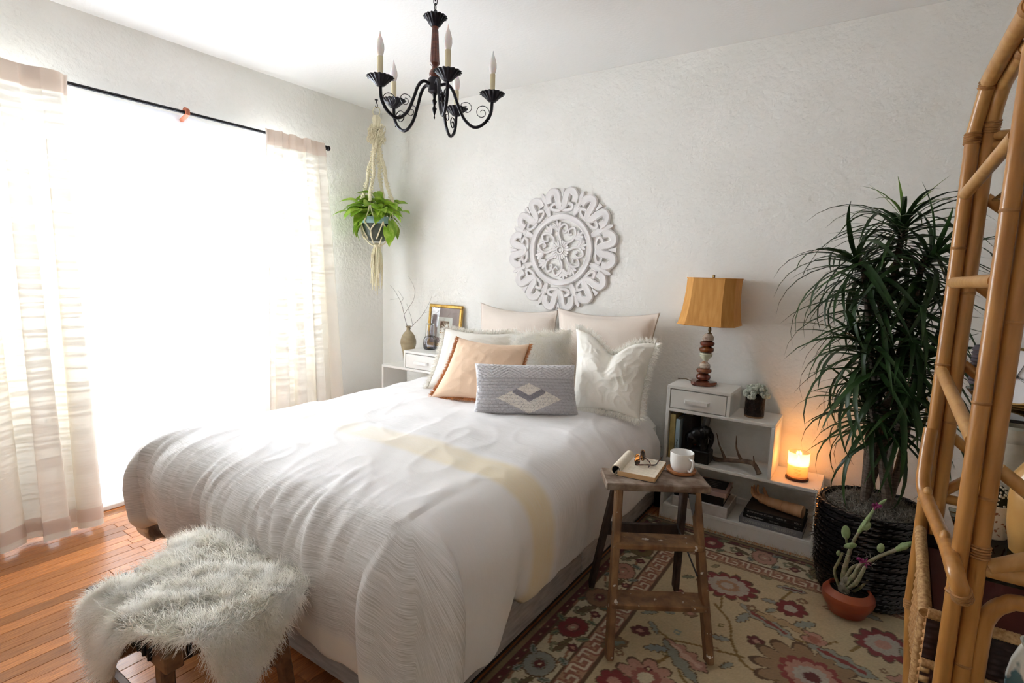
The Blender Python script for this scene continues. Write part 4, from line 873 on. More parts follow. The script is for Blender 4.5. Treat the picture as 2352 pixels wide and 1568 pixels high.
M_bdark = mat('dark_brown_cover', (46, 36, 34), .5, (30, 24, 24), 12); M_bgrey = mat('grey_glossy_cover', (120, 122, 126), .35); M_bblack = mat('black_cover', (20, 20, 22), .45); M_bslate = mat('slate_grey_cover', (134, 136, 142), .55); M_bpink = mat('dusty_pink_cover', (196, 168, 158), .6, (186, 156, 148), 12)
bz = .3625
book('book', 'tall faded yellow book standing first at the left end of the right shelf', (-.897, 3.11, bz + .129), (.031, .19, .258), M_byel)
bb = book('book', 'slim pale blue book standing between the yellow book and the dark one', (-.8655, 3.105, bz + .117), (.024, .18, .234), M_bblue)
text('spine_lettering', 'Pretty Beautiful', bb, (-.8655, 3.0142, bz + .115), np.array([[0, 0, 1], [0, -1, 0], [1, 0, 0]]).T @ np.eye(3) if False else np.stack([np.array([0, 0, -1.]), np.array([1., 0, 0]), np.array([0, -1., 0])], 1), .014, mat('slate_ink', (70, 84, 100), .7), .11)
book('book', 'dark brown book standing behind the black elephant', (-.824, 3.16, bz + .128), (.05, .2, .256), M_bdark)
mg = book('magazine', 'grey glossy magazine with an orange corner leaning behind the black elephant', (-.765, 3.20, bz + .131), (.016, .14, .25), M_bgrey, rot=np.array(Matrix.Rotation(.15, 3, 'Y')), cat='magazine')
b = MB(); b.box((-.7915, 3.128, bz + .085), (.014, .003, .05), .0005); b.build('orange_corner', mat('orange_print', (190, 96, 50), .5), mg)
# elephant bookend
M_ebony = mat('black_carved_ebony', (16, 15, 16), .35, (28, 26, 26), 30, bump=.2, bscale=60)
el = thing('elephant_bookend', (-.755, 3.065, bz), 'black carved elephant bookend on a block, between the books and the antler', 'bookend')
b = MB(); b.box((-.757, 3.065, bz + .036), (.145, .10, .072), .005); b.build('block', M_ebony, el)
b = MB(); ex, ey, ez = -.757, 3.06, bz + .073
b.ell((ex + .000, ey, ez + .082), (.055, .036, .042), 18, 12, np.array(Matrix.Rotation(-.30, 3, 'Y')))
b.ell((ex - .032, ey, ez + .060), (.038, .034, .042), 16, 10)
b.ell((ex + .040, ey, ez + .103), (.030, .028, .034), 16, 10); b.ell((ex + .034, ey, ez + .125), (.018, .018, .014), 10, 8)
b.tube(spline([(ex + .052, ey, ez + .105), (ex + .068, ey, ez + .085), (ex + .069, ey, ez + .05), (ex + .060, ey, ez + .015), (ex + .058, ey, ez + .002)], 20), np.linspace(.018, .008, 20), 10)
for dx, dy in ((.028, -.018), (.034, .018)): b.tube([(ex + dx - .004, ey + dy, ez + .07), (ex + dx, ey + dy, ez + .035), (ex + dx + .006, ey + dy, ez)], [.018, .013, .0145], 12)
for dx, dy in ((-.042, -.018), (-.052, .018)): b.tube([(ex + dx + .004, ey + dy, ez + .06), (ex + dx - .002, ey + dy, ez + .03), (ex + dx, ey + dy, ez)], [.024, .016, .017], 12)
for s_ in (-1, 1): b.ell((ex + .024, ey + s_ * .031, ez + .095), (.021, .005, .032), 12, 8, np.array(Matrix.Rotation(s_ * .3, 3, 'Z')))
b.tube(spline([(ex - .066, ey, ez + .075), (ex - .074, ey, ez + .05), (ex - .07, ey, ez + .02)], 10), np.linspace(.005, .003, 10), 6)
b.build('elephant', M_ebony, el, smooth=60)
b = MB()
for s_ in (-1, 1): b.tube(spline([(ex + .052, ey + s_ * .016, ez + .085), (ex + .066, ey + s_ * .022, ez + .072), (ex + .076, ey + s_ * .02, ez + .072)], 8), np.linspace(.004, .0012, 8), 6)
b.build('tusk', mat('dark_tusk', (44, 40, 36), .3), el)

# lower compartment: two stacks
sz0 = .0855
M_wbox = mat('white_pulp_box', (214, 210, 204), .85, (196, 190, 186), 18)
wb = thing('flat_white_box', (-.705, 3.125, sz0), 'flat white textured box at the bottom of the left stack in the lower shelf', 'box')
b = MB(); b.box((-.715, 3.125, sz0 + .030), (.305, .235, .060), .003); b.build('box_body', M_wbox, wb)
book('book', 'thick black book between the pink book and the flat white box', (-.728, 3.125, sz0 + .0605 + .024), (.272, .21, .048), M_bblack, 'lie', rotz(.02))
pk = book('book', 'dusty pink book with a black printed cover, topmost of the left stack', (-.722, 3.118, sz0 + .109 + .0135), (.285, .205, .027), M_bpink, 'lie', rotz(.035))
b = MB(); zt = sz0 + .1363; poly_ = [(-.11, -.01), (-.09, .04), (-.05, .075), (.0, .09), (.12, .092), (.128, -.04), (.07, -.045), (-.04, -.04), (-.085, -.03)]
vs = [(-.722 + x, 3.118 + y, z) for z in (zt - .0004, zt + .0004) for x, y in poly_]; k = len(poly_)
b.add(vs, [tuple(range(k))[::-1], tuple(range(k, 2 * k))] + [(i, (i + 1) % k, k + (i + 1) % k, k + i) for i in range(k)]); b.build('cover_print', M_bblack, pk)
M_wtxt = mat('white_ink', (208, 206, 200), .7); M_gtxt = mat('grey_ink', (150, 148, 146), .7)
Rflat = rotz(.035); Rfront = np.stack([np.array([1., 0, 0]), np.array([0, 0, 1.]), np.array([0, -1., 0])], 1)
b = MB()
for i in range(4): b.box((-.685 + (.004 * i), 3.118 - .025 + .026 * i, zt + .0008), (.075, .004, .0006), .0002, Rflat)
b.build('cover_lines', M_gtxt, pk)
text('spine_lettering', 'PHI', pk, (-.795, 3.0125, sz0 + .109 + .0135), rotz(.035) @ Rfront, .016, mat('dull_red_ink', (140, 96, 92), .7), .03)
gb = book('book', 'large slate grey book at the bottom of the right stack in the lower shelf', (-.346, 3.118, sz0 + .0175), (.308, .205, .035), M_bslate, 'lie', rotz(-.02))
b1 = book('book', 'black yearbook lying on the slate grey book in the lower shelf', (-.338, 3.120, sz0 + .0352 + .0125), (.288, .205, .025), M_bblack, 'lie', rotz(-.02))
b2 = book('book', 'black yearbook with a brown marbled cover under the mannequin arm', (-.336, 3.124, sz0 + .0604 + .0115), (.284, .205, .023), mat('black_cover_worn', (24, 23, 24), .5), 'lie', rotz(-.02))
b = MB(); b.box((-.336, 3.124, sz0 + .0837), (.278, .198, .0008), .0003, rotz(-.02)); b.build('marbled_cover', mat('brown_marble_print', (74, 64, 52), .45, (52, 44, 40), 14), b2)
Rt = rotz(-.02) @ Rfront
text('spine_lettering', 'SUZANNE KASLER  TIMELESS STYLE', gb, (-.485, 3.0178, sz0 + .0175), Rt, .020, mat('pale_grey_ink', (178, 178, 180), .6), .262)
text('spine_lettering', 'Olympian High School', b1, (-.468, 3.0198, sz0 + .0475), Rt, .0125, M_wtxt, .085); text('spine_lettering', '2013 Aerie', b1, (-.352, 3.0175, sz0 + .0475), Rt, .0115, M_gtxt, .044); text('spine_lettering', 'Vol. 7', b1, (-.236, 3.0152, sz0 + .0475), Rt, .0115, M_gtxt, .026)
text('spine_lettering', 'OLYMPIAN HIGH SCHOOL', b2, (-.466, 3.0236, sz0 + .0718), Rt, .0125, M_gtxt, .128); text('spine_lettering', "AERIES '08", b2, (-.322, 3.0208, sz0 + .0718), Rt, .0115, M_gtxt, .048); text('spine_lettering', 'VOL. 6', b2, (-.238, 3.0190, sz0 + .0718), Rt, .0115, M_gtxt, .034)
# mannequin arm
M_man = mat('pale_jointed_wood', (216, 170, 128), .45, (206, 156, 112), 6, stretch=(8, 1, 1))
ma = thing('mannequin_hand', (-.34, 3.1, sz0 + .085), 'wooden jointed mannequin hand and forearm lying palm up on the book stack', 'ornament')
az = sz0 + .0845
b = MB(); b.tube(spline([(-.205, 3.075, az + .033), (-.25, 3.085, az + .033), (-.302, 3.098, az + .031)], 12), np.linspace(.033, .030, 12), 20); b.build('forearm', M_man, ma, smooth=40)
b = MB(); b.tube(spline([(-.3035, 3.0985, az + .031), (-.34, 3.108, az + .030), (-.372, 3.116, az + .030), (-.40, 3.124, az + .033), (-.425, 3.13, az + .037)], 24), np.interp(np.linspace(0, 1, 24), [0, .5, .7, .85, 1], [.0295, .025, .023, .027, .022]), 20, flat=1.0)
hx = np.array([-.418, 3.128, az + .037]); fd = np.array([-.955, .25, .2]); fd /= np.linalg.norm(fd); sd = np.cross(fd, [0, 0, 1]); sd /= np.linalg.norm(sd); upv = np.cross(sd, fd)
hand = b
for k, (o_, L) in enumerate(((-.026, .060), (-.009, .072), (.009, .070), (.025, .054))):
    p0 = hx + sd * o_ * .75 - fd * .012; pts = [p0, hx + sd * o_ + fd * L * .38 + upv * .002, hx + sd * o_ * 1.1 + fd * L * .68 + upv * .014, hx + sd * o_ * 1.12 + fd * L * .80 + upv * (.034 + .004 * k)]
    hand.tube(spline(pts, 14), np.linspace(.0095, .0058, 14), 8); hand.ell(pts[-1], (.0058,) * 3, 8, 6)
pts = [hx - fd * .03 + sd * .02, hx - fd * .012 + sd * .034 + upv * .012, hx + fd * .004 + sd * .03 + upv * .036, hx + fd * .006 + sd * .018 + upv * .052]
hand.tube(spline(pts, 14), np.linspace(.0115, .0065, 14), 8); hand.ell(pts[-1], (.0065,) * 3, 8, 6); hand.build('hand', M_man, ma, smooth=60)
# dark speaker between the bed and the shelf
sp_ = thing('speaker_box', (-1.0, 3.20, 0), 'black box speaker on the floor between the bed and the right shelf', 'speaker')
b = MB(); b.box((-.977, 3.19, .125), (.064, .16, .25), .006); b.build('cabinet', M_bblack, sp_)
b = MB(); b.box((-.977, 3.108, .125), (.054, .006, .23), .002); b.build('grille', mat('black_grille_cloth', (12, 12, 13), .95, bump=.4, bscale=400), sp_)

# ---------------------------------------------------------------- left shelf: stoneware vase, twigs, carafe, picture
VX, VY = onY(938, 760, 3.08)[:2]
va = thing('bottle_vase', (VX, VY, .658), 'slender-necked olive brown stoneware bottle vase on the left shelf', 'vase')
vp = [(.0005, .658), (.032, .658), (.036, .662), (.046, .74), (.062, .805), (.0635, .815), (.0625, .818), (.0635, .821), (.062, .835), (.05, .872), (.034, .897), (.018, .912), (.0145, .922), (.0145, .938), (.024, .948), (.022, .950), (.011, .94), (.0105, .93), (.0005, .92)]
b = MB(); b.lathe(vp, 36, (VX, VY, 0)); b.build('vase_body', mat('olive_stoneware', (172, 158, 128), .45, (148, 132, 102), 10, stretch=(1, 1, 3), bump=.1, bscale=60), va)
tw = thing('bare_twigs', (VX, VY, .93), 'thin bare grey twigs standing in the stoneware vase', 'twigs')
M_twig = mat('grey_twig', (84, 76, 72), .8)
def twp(*pp): return [onY(x_, y_, VY + d_) for x_, y_, d_ in pp]
for pts, r0 in ((twp((938, 757, 0), (931, 735, 0), (923, 700, .01), (914, 680, .01), (905, 665, .02), (896, 655, .02)), .0022), (twp((928, 722, 0), (938, 707, -.01), (949, 690, -.02), (953, 668, -.02), (946, 648, -.02), (938, 634, -.02)), .0016),
                (twp((941, 757, 0), (948, 747, .01), (962, 733, .02), (974, 717, .02), (984, 700, .03), (993, 677, .03)), .0020), (twp((948, 747, .01), (944, 727, .01), (938, 710, .02), (934, 697, .02)), .0013), (twp((920, 693, .01), (926, 686, .0), (922, 678, 0), (914, 666, 0)), .0012), (twp((913, 686, .01), (904, 687, .02), (896, 688, .02)), .001), (twp((974, 718, .02), (985, 716, .02), (1000, 716, .03)), .001)):
    b = MB(); b.tube(spline(pts, 26), np.linspace(r0, .0006, 26), 5); b.build('twig', M_twig, tw)
M_clear = glass_mat('clear_carafe_glass', (.97, .97, .99))
QX, QY = onY(988, 790, 3.06)[:2]
ca = thing('ribbed_carafe', (QX, QY, .79), 'clear ribbed glass carafe with its tumbler upside down over the neck', 'carafe')
rb_ = lambda A, P: 1 + .03 * np.cos(24 * A)[None, :] * np.ones((len(P), 1))
b = MB(); b.lathe([(.0005, .7905), (.040, .7905), (.05, .80), (.053, .835), (.048, .87), (.036, .890), (.03, .895), (.030, .935), (.027, .935), (.027, .893), (.045, .865), (.05, .835), (.047, .802), (.0005, .795)], 72, (QX, QY, 0), None, rb_); b.build('bottle', M_clear, ca)
b = MB(); b.lathe([(.036, .897), (.037, .897), (.035, .985), (.030, .992), (.0005, .993), (.0005, .990), (.03, .988), (.0335, .982)][::-1], 40, (QX, QY, 0)); b.build('tumbler', M_clear, ca)
b = MB(); b.lathe([(.0005, .796), (.0465, .803), (.0495, .835), (.0445, .864), (.03, .882), (.0005, .882)], 40, (QX, QY, 0)); b.build('water', glass_mat('lilac_water', (.95, .93, .97)), ca)
# framed picture leaning on the wall
f0, f1 = onY(988, 697, 3.265), onY(1064, 702, 3.265); PX0, PX1, PT = f0[0], f1[0], f0[2]; pb = .791; tilt = .05
pf = thing('framed_print', ((PX0 + PX1) / 2, 3.235, pb), 'gilt framed print with a mauve mount leaning against the wall behind the carafe', 'picture')
M_gilt = mat('gold_leaf_frame', (206, 170, 92), .32, (178, 136, 66), 40, metal=.7, bump=.2, bscale=120)
def fpnt(x, z, d=0): t = (z - pb) / (PT - pb); return (x, 3.235 - d + tilt * t * .6, z)
w_ = .026
for (xa, za, xb, zb) in ((PX0, PT - w_ / 2, PX1, PT - w_ / 2), (PX0, pb + w_ / 2, PX1, pb + w_ / 2)):
    b = MB(); b.beam(fpnt(xa, za), fpnt(xb, zb), .022, w_, (0, 0, 1), .005); b.build('frame_rail', M_gilt, pf)
for xx in (PX0 + w_ / 2, PX1 - w_ / 2): b = MB(); b.beam(fpnt(xx, pb + w_), fpnt(xx, PT - w_), w_, .022, (0, -1, 0), .005); b.build('frame_rail', M_gilt, pf)
def panel(x0, x1, z0, z1, d, m, nm):
    b = MB(); a = [fpnt(x0, z0, d), fpnt(x1, z0, d), fpnt(x1, z1, d), fpnt(x0, z1, d)]; c_ = [np.array(q) + [0, .002, 0] for q in a]
    b.add(a + c_, [(0, 1, 2, 3), (7, 6, 5, 4), (0, 4, 5, 1), (1, 5, 6, 2), (2, 6, 7, 3), (3, 7, 4, 0)]); return b.build(nm, m, pf)
panel(PX0 + .02, PX1 - .02, pb + .02, PT - .02, .001, mat('mauve_mount_board', (166, 140, 136), .7), 'mount_board')
xm = (PX0 + PX1) / 2; panel(xm - .078, xm + .078, pb + .07, PT - .10, .003, mat('white_mount', (236, 230, 222), .8), 'inner_mount'); panel(xm - .045, xm + .045, pb + .105, PT - .13, .005, mat('buff_print', (214, 178, 132), .8, (196, 140, 110), 24), 'print')
panel(PX0 + .02, PX1 - .02, pb + .02, PT - .02, .007, M_pane, 'glazing')

# ---------------------------------------------------------------- rug, knotted colours per vertex
def build_rug():
    x0, x1, yb, yf = -1.007, 1.25, 2.965, -.5
    xs = np.arange(x0, x1, .0052); ys = np.concatenate([np.arange(yf, 1.25, .02), np.arange(1.25, yb, .0052), [yb]])
    X, Y = np.meshgrid(xs, ys, indexing='ij'); sh = X.shape
    r = np.random.default_rng(4)
    wob = lambda f, s, a: a * np.array([[mn.noise(Vector((q * f, w * f, s))) for w in ys[::4]] for q in xs[::4]]).repeat(4, 0).repeat(4, 1)[:sh[0], :sh[1]]
    wx, wy = wob(9, 1, .012), wob(9, 5, .012); U, V = X + wx, Y + wy
    A = lambda c: np.array(srgb(c))
    field, ivory, red, dred, pinkc, olive, grey, brown, line = A((190, 172, 136)), A((200, 188, 158)), A((122, 46, 48)), A((98, 46, 46)), A((180, 136, 118)), A((112, 98, 62)), A((142, 144, 134)), A((132, 104, 78)), A((96, 74, 52))
    C = np.tile(field, (*sh, 1))
    def put(m, c): C[m] = c
    # distance in from the left and far edges (the two border sides in view)
    dl, df = X - x0, yb - Y; d = np.minimum(dl, df); alongL = dl < df; s_ = np.where(alongL, Y, X)
    put(d < .30, A((176, 140, 112))); put(d < .205, ivory)
    # outer guard
    put(d < .072, dred); put(d < .034, A((134, 116, 84))); put(d < .012, A((74, 56, 46))); put((d > .032) & (d < .036), line); put((d > .066) & (d < .074), line)
    put((np.abs(d - .051) < .0075) & (np.abs(np.mod(s_, .055) - .03) < .009), line); put((np.abs(d - .051) < .004) & (np.abs(np.mod(s_, .055) - .03) < .0055), A((196, 164, 140)))
    # meander guard
    m = (d > .215) & (d < .29); ph = np.mod(s_, .10) / .10; q = (d - .215) / .075
    mm = ((np.abs(q - .5) < .5) & ((np.abs(ph - .1) < .045) & (q > .15) & (q < .85) | (np.abs(q - .82) < .07) & (ph > .1) & (ph < .62) | (np.abs(ph - .6) < .045) & (q < .85) & (q > .45) | (np.abs(q - .45) < .07) & (ph > .34) & (ph < .62) | (np.abs(q - .15) < .07) & ((ph > .6) | (ph < .12)) | (np.abs(ph - .86) < .04) & (q > .15) & (q < .6)))
    put(m & mm, A((208, 192, 166))); 
    mo = np.zeros(sh, bool); mm_ = m & mm
    for ax in (0, 1): mo |= np.roll(mm_, 2, ax) | np.roll(mm_, -2, ax)
    put(m & mo & ~mm_, A((146, 98, 80)))
    for dd in (.207, .213, .292, .299): put(np.abs(d - dd) < .003, line)
    def ang(cx, cy, rot=0):
        dx, dy = U - cx, V - cy; return np.hypot(dx, dy), np.arctan2(dy, dx) + rot
    def rosette(cx, cy, R, n, cols, rot=0, jag=.22, asp=1.0):
        dx, dy = (U - cx), (V - cy) * asp; rr = np.hypot(dx, dy) / R; th = np.arctan2(dy, dx) + rot
        pet = 1 - jag * (1 - np.abs(np.cos(n * th / 2)) ** .55)
        put(rr < pet * 1.05 + .05, line) if R > .02 else None
        for k, (f, c_) in enumerate(cols): put(rr < (pet if k == 0 else pet ** .5) * f, c_)
    def leaf(cx, cy, L, Wd, rot, c_, jag=0, c2=None, outl=True):
        dx, dy = U - cx, V - cy; a = dx * math.cos(rot) + dy * math.sin(rot); b_ = -dx * math.sin(rot) + dy * math.cos(rot)
        t = a / L; w = Wd * np.clip(1 - t ** 2, 0, 1) ** .7 * (1 + jag * np.sin(t * 12))
        if outl: put((np.abs(t) < 1.06) & (np.abs(b_) < w + .004), line)
        put((np.abs(t) < 1) & (np.abs(b_) < w), c_)
        if c2 is not None: put((np.abs(t) < .7) & (np.abs(b_) < w * .35), c2)
    def vine(pts, w, c_):
        P = spline(pts, 60)
        for (ax, ay), (bx, by) in zip(P[:-1, :2], P[1:, :2]):
            i0, i1 = np.searchsorted(xs, [min(ax, bx) - .03, max(ax, bx) + .03]); j0, j1 = np.searchsorted(ys, [min(ay, by) - .03, max(ay, by) + .03])
            if i1 <= i0 or j1 <= j0: continue
            u_, v_ = U[i0:i1, j0:j1], V[i0:i1, j0:j1]; ddx, ddy = bx - ax, by - ay; t = np.clip(((u_ - ax) * ddx + (v_ - ay) * ddy) / (ddx * ddx + ddy * ddy + 1e-12), 0, 1)
            C[i0:i1, j0:j1][np.hypot(u_ - ax - t * ddx, v_ - ay - t * ddy) < w] = c_
    # main border: palmettes joined by a stepped vine
    pal = [olive, grey, red, brown, pinkc, olive, grey, red]
    def motif(cx, cy, k, rot):
        c_ = pal[k % 8]; f = (lambda a, b_: (cx + a * math.cos(rot) - b_ * math.sin(rot), cy + a * math.sin(rot) + b_ * math.cos(rot)))
        vine([(*f(-.06, -.12),), (*f(-.06, -.04),), (*f(0, 0),), (*f(.05, .05),), (*f(.05, .12),)], .005, A((150, 110, 84)))
        rosette(cx, cy, .056, 17, [(1, c_), (.50, line), (.46, c_ * .8), (.36, dred if k % 2 else pinkc), (.12, ivory)], rot, .10, .85)
        for (a, b_, rr, L) in ((.055, -.055, .5, .026), (-.06, .05, 2.2, .028), (.06, .06, -.6, .024), (-.055, -.06, 1.0, .022)):
            leaf(*f(a, b_), L, .012, rot + rr, (olive, grey, A((130, 132, 100)))[k % 3], .25, A((80, 92, 80)))
        rosette(*f(.0, .115), .028, 4, [(1, A((128, 130, 104))), (.4, ivory)], rot + .4, .4); rosette(*f(.035, -.115), .022, 4, [(1, dred), (.4, pinkc)], rot, .35)
        for b_ in (.0, .01): leaf(*f(-.01 + b_, -.125 + b_ * 3), .034, .009, rot + .9, A((104, 92, 62)), .3)
    for k, yy in enumerate((1.30, 1.54, 1.79, 2.04, 2.30, 2.55)): motif(x0 + .135, yy, k, 0 if k % 2 else .2)
    motif(x0 + .135, yb - .135, 3, .8)
    for k, xx in enumerate((-.60, -.34, -.08, .18, .44, .70, .96)): motif(xx, yb - .118, (2, 4, 5, 3, 1, 0, 2)[k], -1.57)
    # field
    vines = [[(-.62, 1.98), (-.50, 1.93), (-.45, 1.80), (-.36, 1.74), (-.25, 1.80)], [(-.55, 1.95), (-.40, 1.99), (-.28, 2.02)], [(-.45, 2.30), (-.36, 2.18), (-.33, 2.06), (-.24, 1.97), (-.10, 1.95)], [(-.42, 2.60), (-.41, 2.50)], [(-.44, 2.40), (-.42, 2.28)], [(-.19, 2.60), (-.21, 2.50), (-.17, 2.46)], [(-.26, 2.30), (-.12, 2.25), (.0, 2.33)], [(-.60, 1.70), (-.52, 1.82), (-.50, 1.92)], [(.05, 2.3), (.15, 2.45), (.3, 2.5)], [(-.1, 1.8), (.1, 1.9), (.25, 2.05)]]
    for v in vines: vine(v, .0055, A((128, 102, 56)))
    rosette(-.435, 2.475, .125, 12, [(1, red), (.74, A((172, 160, 146))), (.42, A((160, 124, 96))), (.24, A((176, 164, 150)))], .2, .34, 1.15)
    rosette(-.17, 2.46, .062, 8, [(1, red), (.45, A((176, 166, 150)))], 0, .3); rosette(-.648, 1.936, .034, 6, [(1, dred), (.4, pinkc)], 0, .35)
    rosette(-.254, 2.142, .034, 6, [(1, dred), (.4, pinkc)], .3, .35); rosette(-.08, 2.30, .045, 5, [(1, pinkc), (.5, A((160, 100, 84)))], 0, .35)
    rosette(-.52, 2.17, .030, 6, [(1, brown), (.45, pinkc)], 0, .4); rosette(-.60, 2.28, .028, 5, [(1, A((116, 60, 52))), (.4, pinkc)], 0, .4)
    rosette(-.06, 2.06, .19, 13, [(1, A((150, 122, 92))), (.58, A((136, 62, 58))), (.46, pinkc), (.32, A((176, 168, 156))), (.16, dred)], .1, .38, 1.1)
    rosette(-.54, 1.70, .10, 9, [(1, pinkc), (.55, A((150, 90, 78))), (.3, ivory)], .4, .4); rosette(-.62, 1.62, .06, 7, [(1, red), (.4, pinkc)], 0, .35)
    rosette(.16, 2.42, .10, 11, [(1, red), (.66, A((170, 160, 146))), (.3, pinkc)], .3, .34)
    for (cx, cy, L, Wd, ro, c_, c2) in ((-.46, 1.90, .10, .030, -.5, pinkc, A((206, 170, 150))), (-.47, 1.86, .12, .022, -.75, A((138, 142, 128)), None), (-.245, 2.30, .13, .024, -.5, A((150, 150, 136)), A((132, 66, 60))), (-.20, 2.33, .10, .020, -.2, A((176, 150, 112)), None), (-.19, 2.62, .06, .020, .1, A((152, 150, 138)), dred), (-.11, 2.37, .05, .016, .8, A((140, 146, 134)), None),
            (.02, 2.22, .12, .035, -.3, A((146, 148, 134)), A((128, 52, 50))), (-.33, 2.27, .05, .016, 1.3, A((142, 146, 136)), None), (-.38, 2.08, .035, .013, .3, A((140, 146, 136)), None), (-.56, 1.87, .05, .018, .5, A((132, 142, 138)), None), (-.68, 2.16, .035, .013, -.5, A((132, 136, 120)), None), (-.36, 1.70, .05, .02, .3, A((132, 142, 138)), None), (-.60, 2.44, .03, .012, .7, A((110, 112, 92)), None), (-.26, 2.46, .03, .014, .2, A((142, 146, 136)), None), (-.70, 1.80, .05, .03, .9, A((120, 100, 70)), A((120, 132, 120))), (-.30, 2.66, .025, .010, .2, A((128, 122, 92)), None), (-.52, 2.62, .025, .01, .9, A((128, 122, 92)), None), (.1, 2.62, .06, .02, -.4, A((144, 146, 132)), None), (.25, 2.25, .1, .03, .4, pinkc, None)):
        leaf(cx, cy, L, Wd, ro, c_, .3, c2)
    rr = random.Random(31)
    for i in range(120):
        cx, cy = rr.uniform(-.66, .8), rr.uniform(.9, 2.62)
        if math.hypot(cx + .435, cy - 2.475) < .16 or math.hypot(cx + .06, cy - 2.06) < .2 or math.hypot(cx + .17, cy - 2.46) < .09: continue
        if rr.random() < .6: rosette(cx, cy, rr.uniform(.014, .024), 4, [(1, (A((134, 142, 130)), olive, brown, dred)[rr.randrange(4)]), (.4, A((190, 174, 136)))], rr.uniform(0, 2), .45)
        else: leaf(cx, cy, rr.uniform(.022, .045), .010, rr.uniform(0, 3), (A((140, 146, 132)), A((150, 134, 96)))[rr.randrange(2)], .3)
    band = np.array([mn.noise(Vector((0, q * 26, 2))) for q in ys])[None, :, None]; C = C * (1 + .07 * band + r.normal(0, .055, (*sh, 1)))
    Z = .0060 + .0010 * r.random(sh); Z[0] = Z[-1] = .001; Z[:, 0] = Z[:, -1] = .001
    b = MB(); b.grid(np.stack([X, Y, Z], -1)); b.col = np.clip(C, 0, 1).reshape(-1, 3)
    m = mat('knotted_wool', (180, 160, 120), .95, attr='Col', bump=.35, bscale=420, sheen=.15)
    o = b.build('oriental_rug', m, smooth=180); tag(o, 'faded floral oriental wool rug with a red edged border, right of the bed', 'rug')
    rg = np.random.default_rng(8); n = 1500; px_ = np.sort(rg.uniform(x0, x1, n)); p = np.stack([px_, np.full(n, yb - .004), np.full(n, .006)], 1)
    dd = np.stack([.7 * np.array([mn.noise(Vector((q * 14, 0, 0))) for q in px_]), np.ones(n), .25 + .5 * np.abs(np.array([mn.noise(Vector((q * 9, 3, 0))) for q in px_]))], 1); dd /= np.linalg.norm(dd, axis=1, keepdims=True)
    f_ = strands(p, dd, .038 * rg.uniform(.6, 1.2, n), .0028, .45, .35, 4, 3).build('fringe', mat('dusty_ivory_yarn', (198, 186, 158), .95), o, smooth=None); f_['kind'] = 'stuff'
build_rug()

# ---------------------------------------------------------------- old wooden step ladder
O_ = np.array([-.645, 1.985, 0.0]); ux, uy = np.array([.8415, .540, 0]), np.array([-.540, .8415, 0]); RL = np.stack([ux, uy, np.array([0, 0, 1.])], 1); ZT = .622
lw = lambda u, w, z: O_ + ux * u + uy * w + np.array([0, 0, z])
def worn_mat():
    m = mat('worn_brown_wood', (102, 73, 48), .6, (142, 106, 70), 7, stretch=(3, 3, 1.2), bump=.25, bscale=60); nt = m.node_tree
    p = [n for n in nt.nodes if n.type == 'BSDF_PRINCIPLED'][0]; src = p.inputs['Base Color'].links[0].from_socket
    tc = [n for n in nt.nodes if n.type == 'TEX_COORD'][0]; no = nt.nodes.new('ShaderNodeTexNoise'); no.inputs['Scale'].default_value = 34; no.inputs['Detail'].default_value = 4; nt.links.new(tc.outputs['Object'], no.inputs[0])
    mr = nt.nodes.new('ShaderNodeMapRange'); mr.inputs[1].default_value = .66; mr.inputs[2].default_value = .69; nt.links.new(no.outputs[0], mr.inputs[0])
    mx = nt.nodes.new('ShaderNodeMix'); mx.data_type = 'RGBA'; nt.links.new(mr.outputs[0], mx.inputs[0]); nt.links.new(src, mx.inputs[6]); mx.inputs[7].default_value = c4(srgb((206, 196, 182))); nt.links.new(mx.outputs[2], p.inputs['Base Color']); return m
M_worn = worn_mat(); M_wornd = mat('dark_weathered_wood', (58, 46, 42), .75, (78, 64, 56), 9, stretch=(3, 3, 1), bump=.3, bscale=60)
M_wgrey = mat('grey_weathered_board', (112, 92, 76), .75, (164, 150, 136), 16, mixlo=.42, mixhi=.7, bump=.3, bscale=50)
ld = thing('step_ladder', tuple(lw(0, 0, 0)), 'worn paint-splashed wooden step ladder used as a side table on the rug', 'step ladder')
b = MB(); b.box(lw(0, 0.012, ZT - .0145), (.395, .165, .029), .004, RL); b.build('top_board', M_wgrey, ld)
def fl(s_, z): t = z / (ZT - .03); return lw(s_ * (.182 - .036 * t), -.225 + .180 * t, z)
def rl(s_, z): t = z / (ZT - .03); return lw(s_ * (.190 - .055 * t), .253 - .195 * t, z)
for s_ in (-1, 1):
    b = MB(); b.beam(fl(s_, .0165), fl(s_, ZT - .03), .026, .056, uy, .005); b.build('front_leg', M_worn, ld)
    b = MB(); b.beam(rl(s_, .0150), rl(s_, ZT - .03), .024, .044, uy, .004); b.build('rear_leg', M_wornd, ld)
for z in (.405, .205):
    c_ = (fl(-1, z) + fl(1, z)) / 2; wd = np.linalg.norm(fl(1, z) - fl(-1, z)); b = MB(); b.box(c_ + uy * .012, (wd + .012, .098, .022), .004, RL); b.build('step', M_worn, ld)
c_ = (rl(-1, .34) + rl(1, .34)) / 2; b = MB(); b.box(c_, (.31, .018, .055), .003, RL); b.build('rear_crossbar', M_wornd, ld)
for s_ in (-1, 1):
    b = MB(); b.tube([rl(s_, .375) - ux * s_ * .018, fl(s_, .30) - ux * s_ * .018], .0035, 6); b.build('brace_rod', mat('grey_steel', (92, 92, 92), .5, metal=.7), ld)
